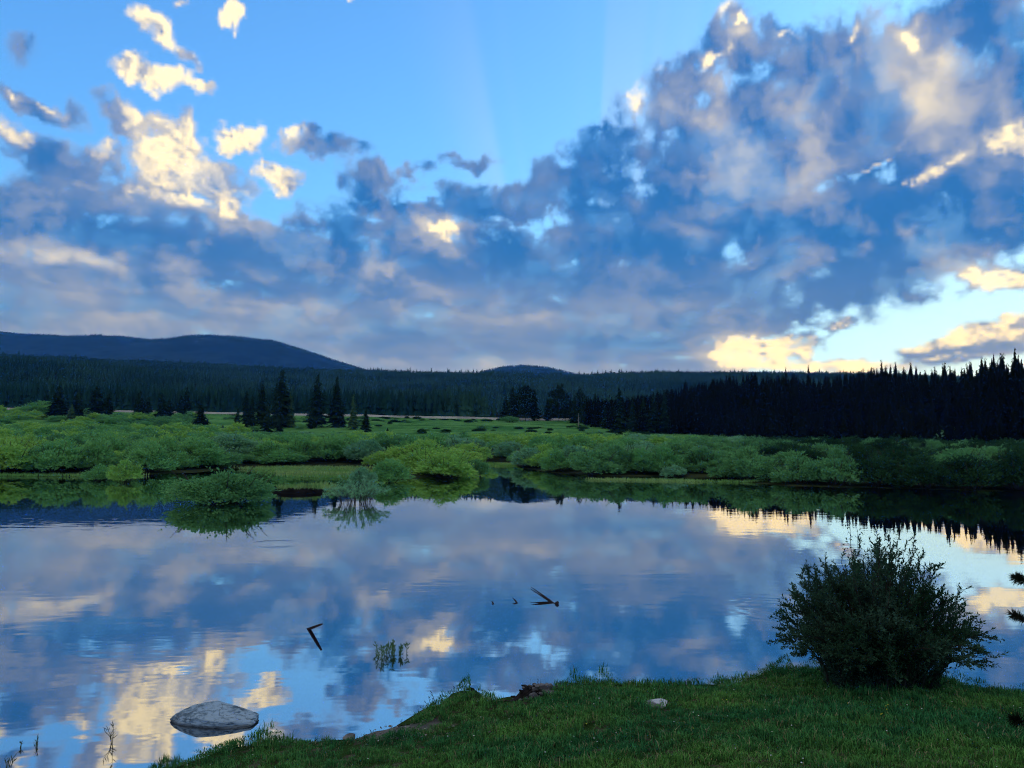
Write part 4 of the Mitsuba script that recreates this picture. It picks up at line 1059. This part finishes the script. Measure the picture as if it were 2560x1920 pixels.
mv = np.vstack([np.stack([-13.75 + 1.65 * s * rr * np.cos(mx), 50.6 + 1.3 * s * rr * np.sin(mx), h + 0.05 * n2(np.cos(mx) * 3 * s, np.sin(mx) * 3 * s, 0.5, 3, 6) * (s > 0)], 1) for s, h in rings])
mf = np.array([(i * 48 + j, i * 48 + (j + 1) % 48, i * 48 + 48 + (j + 1) % 48, i * 48 + 48 + j) for i in range(len(rings) - 1) for j in range(48)])
scene['mud_islet'] = ply((mv, mf), 'mat_mud', smooth=50)
tell('mud_islet', 'low islet with an undercut black mud edge beside the islet shrub', kind='structure')

# the rocky clearing on the hill
rng = np.random.default_rng(65)
for k in range(26):
    x, y = 104 + rng.normal() * 4.0, 168 + rng.normal() * 3.5
    s = rng.uniform(0.5, 1.5)
    v, f = stone_mesh(1200 + k, 1, 0.35, rng.uniform(0.5, 0.8))
    part('rock_outcrop', 'rock', ply((v * s, f), 'mat_gravel', to_world=T().translate([x, y, float(height(x, y)) + 0.1]).rotate([0, 0, 1], rng.uniform(0, 360))))
tell('rock_outcrop', 'heap of grey rocks in the clearing at the foot of the dark hill', 'rocks')
b = Batch()
q = rng.uniform(0, 1, (5000, 2))
gx, gy = 98 + 13 * np.sqrt(q[:, 0]) * np.cos(6.283 * q[:, 1]), 168 + 11 * np.sqrt(q[:, 0]) * np.sin(6.283 * q[:, 1])
p = np.stack([gx, gy, height(gx, gy)], 1)
b.add(*leaves(p, unit(rng.normal(size=(5000, 3)) * [0.5, 0.5, 0] + [0, 0, 0.8]), ball(5000, rng), 0.55, 0.22))
scene['clearing_grass'] = ply(b.mesh(), 'mat_willow_silver')
tell('clearing_grass', 'pale grass of the rocky clearing on the hill', kind='stuff')

# the young pine at the right edge: its trunk is out of view, two boughs reach into the picture
material('mat_pine_near', {'type': 'diffuse', 'reflectance': tone((0.012, 0.018, 0.010), (0.03, 0.03, 0.016), 0.4)})
TX, TY = 4.75, 5.35
tz = float(height(TX, TY))
part('bank_pine', 'trunk', ply(tube([[TX, TY, tz - 0.2], [TX + 0.03, TY, tz + 1.6], [TX, TY + 0.02, tz + 3.6]], [0.07, 0.05, 0.012], 7), 'mat_bark'))


def bough(tip, seed, n=5):
    r, b, w = np.random.default_rng(seed), Batch(), Batch()
    tip = np.array(tip, float)
    root = np.array([TX, TY, tip[2] - 0.12])
    line = np.array([root * (1 - t) + tip * t - np.array([0, 0, 0.10 * math.sin(math.pi * t)]) for t in np.linspace(0, 1, 6)])
    w.add(*tube(line, np.linspace(0.016, 0.005, 6), 5))
    d = unit(tip - root)
    for k in range(n):
        f = 1 - 0.14 * k
        c = root * (1 - f) + tip * f - np.array([0, 0, 0.10 * math.sin(math.pi * f)])
        for s in ((0,) if k == 0 else (-1, 1)):
            e = unit(d + s * 0.9 * np.cross(d, [0, 0, 1.0]) + [0, 0, 0.25 + 0.1 * r.normal()])
            L = 0.10 + 0.03 * k
            w.add(*tube([c - e * 0.02, c + e * L], [0.005, 0.003], 4))
            m = 260
            t = r.uniform(0.1, 1.0, m)[:, None]
            al = unit(e * 0.75 + ball(m, r) * 0.8)
            b.add(*leaves(c + e * L * t, al, ball(m, r), 0.055 * r.uniform(0.7, 1.2, m), 0.0055))
    bk = part('bank_pine', 'branch', ply(w.mesh(), 'mat_bark'))
    scene[bk + '__needles'] = ply(b.mesh(), 'mat_pine_near')


bough((3.43, 5.19, 3.03), 3122)
bough((3.34, 5.09, 2.82), 3118)
bough((3.08, 4.74, 2.30), 3112)
tell('bank_pine', 'young pine at the right edge, only its needled branch tips reaching into the photo', 'tree')

# ------------------------------------------------------------------ grass of the near bank
GROUPS = 5
for s in range(GROUPS):
    r = np.random.default_rng(800 + s)
    n = 1500
    root = np.stack([r.uniform(-0.34, 0.34, n), r.uniform(-0.34, 0.34, n), np.full(n, -0.01)], 1)
    tuft = meshkit.fbm(np.stack([root[:, 0] * 6 + 9 * s, root[:, 1] * 6, 0 * root[:, 0]], -1), 3, s)
    hgt = (0.018 + 0.075 * smooth(0.35, 0.75, tuft) ** 1.3) * r.uniform(0.55, 1.25, n)
    az = r.uniform(0, 2 * np.pi, n)
    lean = r.uniform(0.15, 0.9, n)[:, None]
    d = np.stack([np.cos(az), np.sin(az), 0 * az], 1)
    sd = np.stack([-np.sin(az), np.cos(az), 0 * az], 1) * (0.0022 + 0.0016 * r.random(n))[:, None]
    up = np.array([0, 0, 1.0])
    h = hgt[:, None]
    mid = root + up * h * 0.6 + d * h * lean * 0.35
    tip = root + up * h * (1.0 - 0.25 * lean) + d * h * lean
    v = np.stack([root - sd, root + sd, mid + sd * 0.8, mid - sd * 0.8, tip], 1).reshape(-1, 3)
    k = np.arange(n)[:, None] * 5
    f = np.hstack([k, k + 1, k + 2, k, k + 2, k + 3, k + 3, k + 2, k + 4]).reshape(-1, 3)
    dead = r.random(n) < 0.07
    pick = lambda q: (v.reshape(n, 5, 3)[q].reshape(-1, 3), f[: 3 * int(q.sum())])
    shape_group('group_grass_%d' % s, {'blade': ply(pick(~dead), 'mat_grass'), 'straw': ply(pick(dead), 'mat_straw')})


def frame_on(x, y, rot, scale):
    n = slope_normal(np.array([x]), np.array([y]))[0]
    a = np.array([math.cos(rot), math.sin(rot), 0])
    a = unit(a - n * (a @ n))
    b = np.cross(n, a)
    m = np.eye(4)
    m[:3, 0], m[:3, 1], m[:3, 2], m[:3, 3] = a * scale, b * scale, (n * 0.5 + np.array([0, 0, 0.5])) * scale, [x, y, float(height(x, y))]
    return T(m.tolist())


rng = np.random.default_rng(90)
i = 0
gx, gy = np.meshgrid(np.arange(-6.2, 10.2, 0.40), np.arange(5.6, 13.2, 0.40))
gx, gy = gx.ravel() + rng.normal(size=gx.size) * 0.05, gy.ravel() + rng.normal(size=gx.size) * 0.05
gd = pond_distance(gx, gy)
for x, y, dd in zip(gx, gy, gd):
    if dd < 0.12 or abs(x) > 0.72 * y + 0.8:
        continue
    bare = math.hypot((x + 1.85) / 1.05, (y - 9.62) / 0.42) < 1 or math.hypot((x + 0.04) / 0.80, (y - 11.0) / 0.78) < 1 or math.hypot(x - 1.8, y - 9.80) < 0.27
    if bare:
        continue
    i += 1
    sc = 0.85 + 0.5 * smooth(-0.1, 0.2, float(n2(x, y, 1.1, 3, 66))) + (0.25 if dd < 0.55 and x > -1 else 0)
    scene['grass__%03d' % i] = {'type': 'instance', 'to_world': frame_on(x, y, rng.uniform(0, 6.28), sc), 'group': {'type': 'ref', 'id': 'group_grass_%d' % rng.integers(GROUPS)}}
tell('grass', 'short uneven meadow grass on the near bank', kind='stuff')
# seeding stalks along the water edge
b = Batch()
edge = np.array([p for p in NEAR if -4.2 < p[0] < 9.5], float)
for k in range(300):
    j = rng.integers(len(edge) - 1)
    f = rng.random()
    x, y = edge[j] * (1 - f) + edge[j + 1] * f + np.array([rng.normal() * 0.12, -abs(rng.normal()) * 0.25])
    if pond_distance(np.array([x]), np.array([y]))[0] < 0.02:
        continue
    h = rng.uniform(0.04, 0.12) * (1.7 if x > 6.5 else 0.55 if x < -1.5 else 1)
    p0 = np.array([x, y, float(height(x, y))])
    b.add(*leaves(p0[None], unit(rng.normal(size=(1, 3)) * [0.2, 0.2, 0] + [0, 0, 1]), ball(1, rng), h, 0.005))
    if rng.random() < 0.3:
        b.add(*leaves(p0[None] + [0, 0, h * 0.85], unit(rng.normal(size=(1, 3)) * 0.3 + [0, 0, 1]), ball(1, rng), 0.04, 0.011))
scene['edge_grass'] = ply(b.mesh(), 'mat_reed')
tell('edge_grass', 'taller seeding stalks along the edge of the near bank', kind='stuff')
# clover and yellow flowers in the grass
for key, mat, n, text in (('white_clover', 'mat_flower_white', 90, 'tiny white clover heads scattered in the near grass'), ('yellow_flowers', 'mat_flower_yellow', 26, 'tiny yellow flowers scattered in the near grass on the right')):
    b = Batch()
    cnt = 0
    while cnt < n:
        x, y = rng.uniform(-4, 7), rng.uniform(6.6, 11.8)
        if key == 'yellow_flowers':
            x, y = rng.normal() * 1.2 + 4.2, rng.normal() * 0.9 + 9.6
        if pond_distance(np.array([x]), np.array([y]))[0] < 0.3:
            continue
        cnt += 1
        v, f = stone_mesh(3, 1, 0.2, 0.8)
        b.add(v * rng.uniform(0.004, 0.009) + [x, y, float(height(x, y)) + rng.uniform(0.04, 0.075)], f)
    scene[key] = ply(b.mesh(), mat)
    tell(key, text, kind='stuff')


# ------------------------------------------------------------------ the evening air
scene['air'] = {'type': 'homogeneous', 'albedo': {'type': 'rgb', 'value': [0.93, 0.95, 0.97]}, 'sigma_t': {'type': 'rgb', 'value': [0.000008, 0.000034, 0.00011]}}
scene['clear_boundary'] = {'type': 'null'}
scene['haze'] = {'type': 'cube', 'to_world': T().translate([0, 2150, 318]).scale([7200, 2450, 322]), 'bsdf': {'type': 'ref', 'id': 'clear_boundary'}, 'interior': {'type': 'ref', 'id': 'air'}}
scene['camera']['medium'] = {'type': 'ref', 'id': 'air'}
tell('haze', 'thin blue evening air over the valley', kind='stuff')
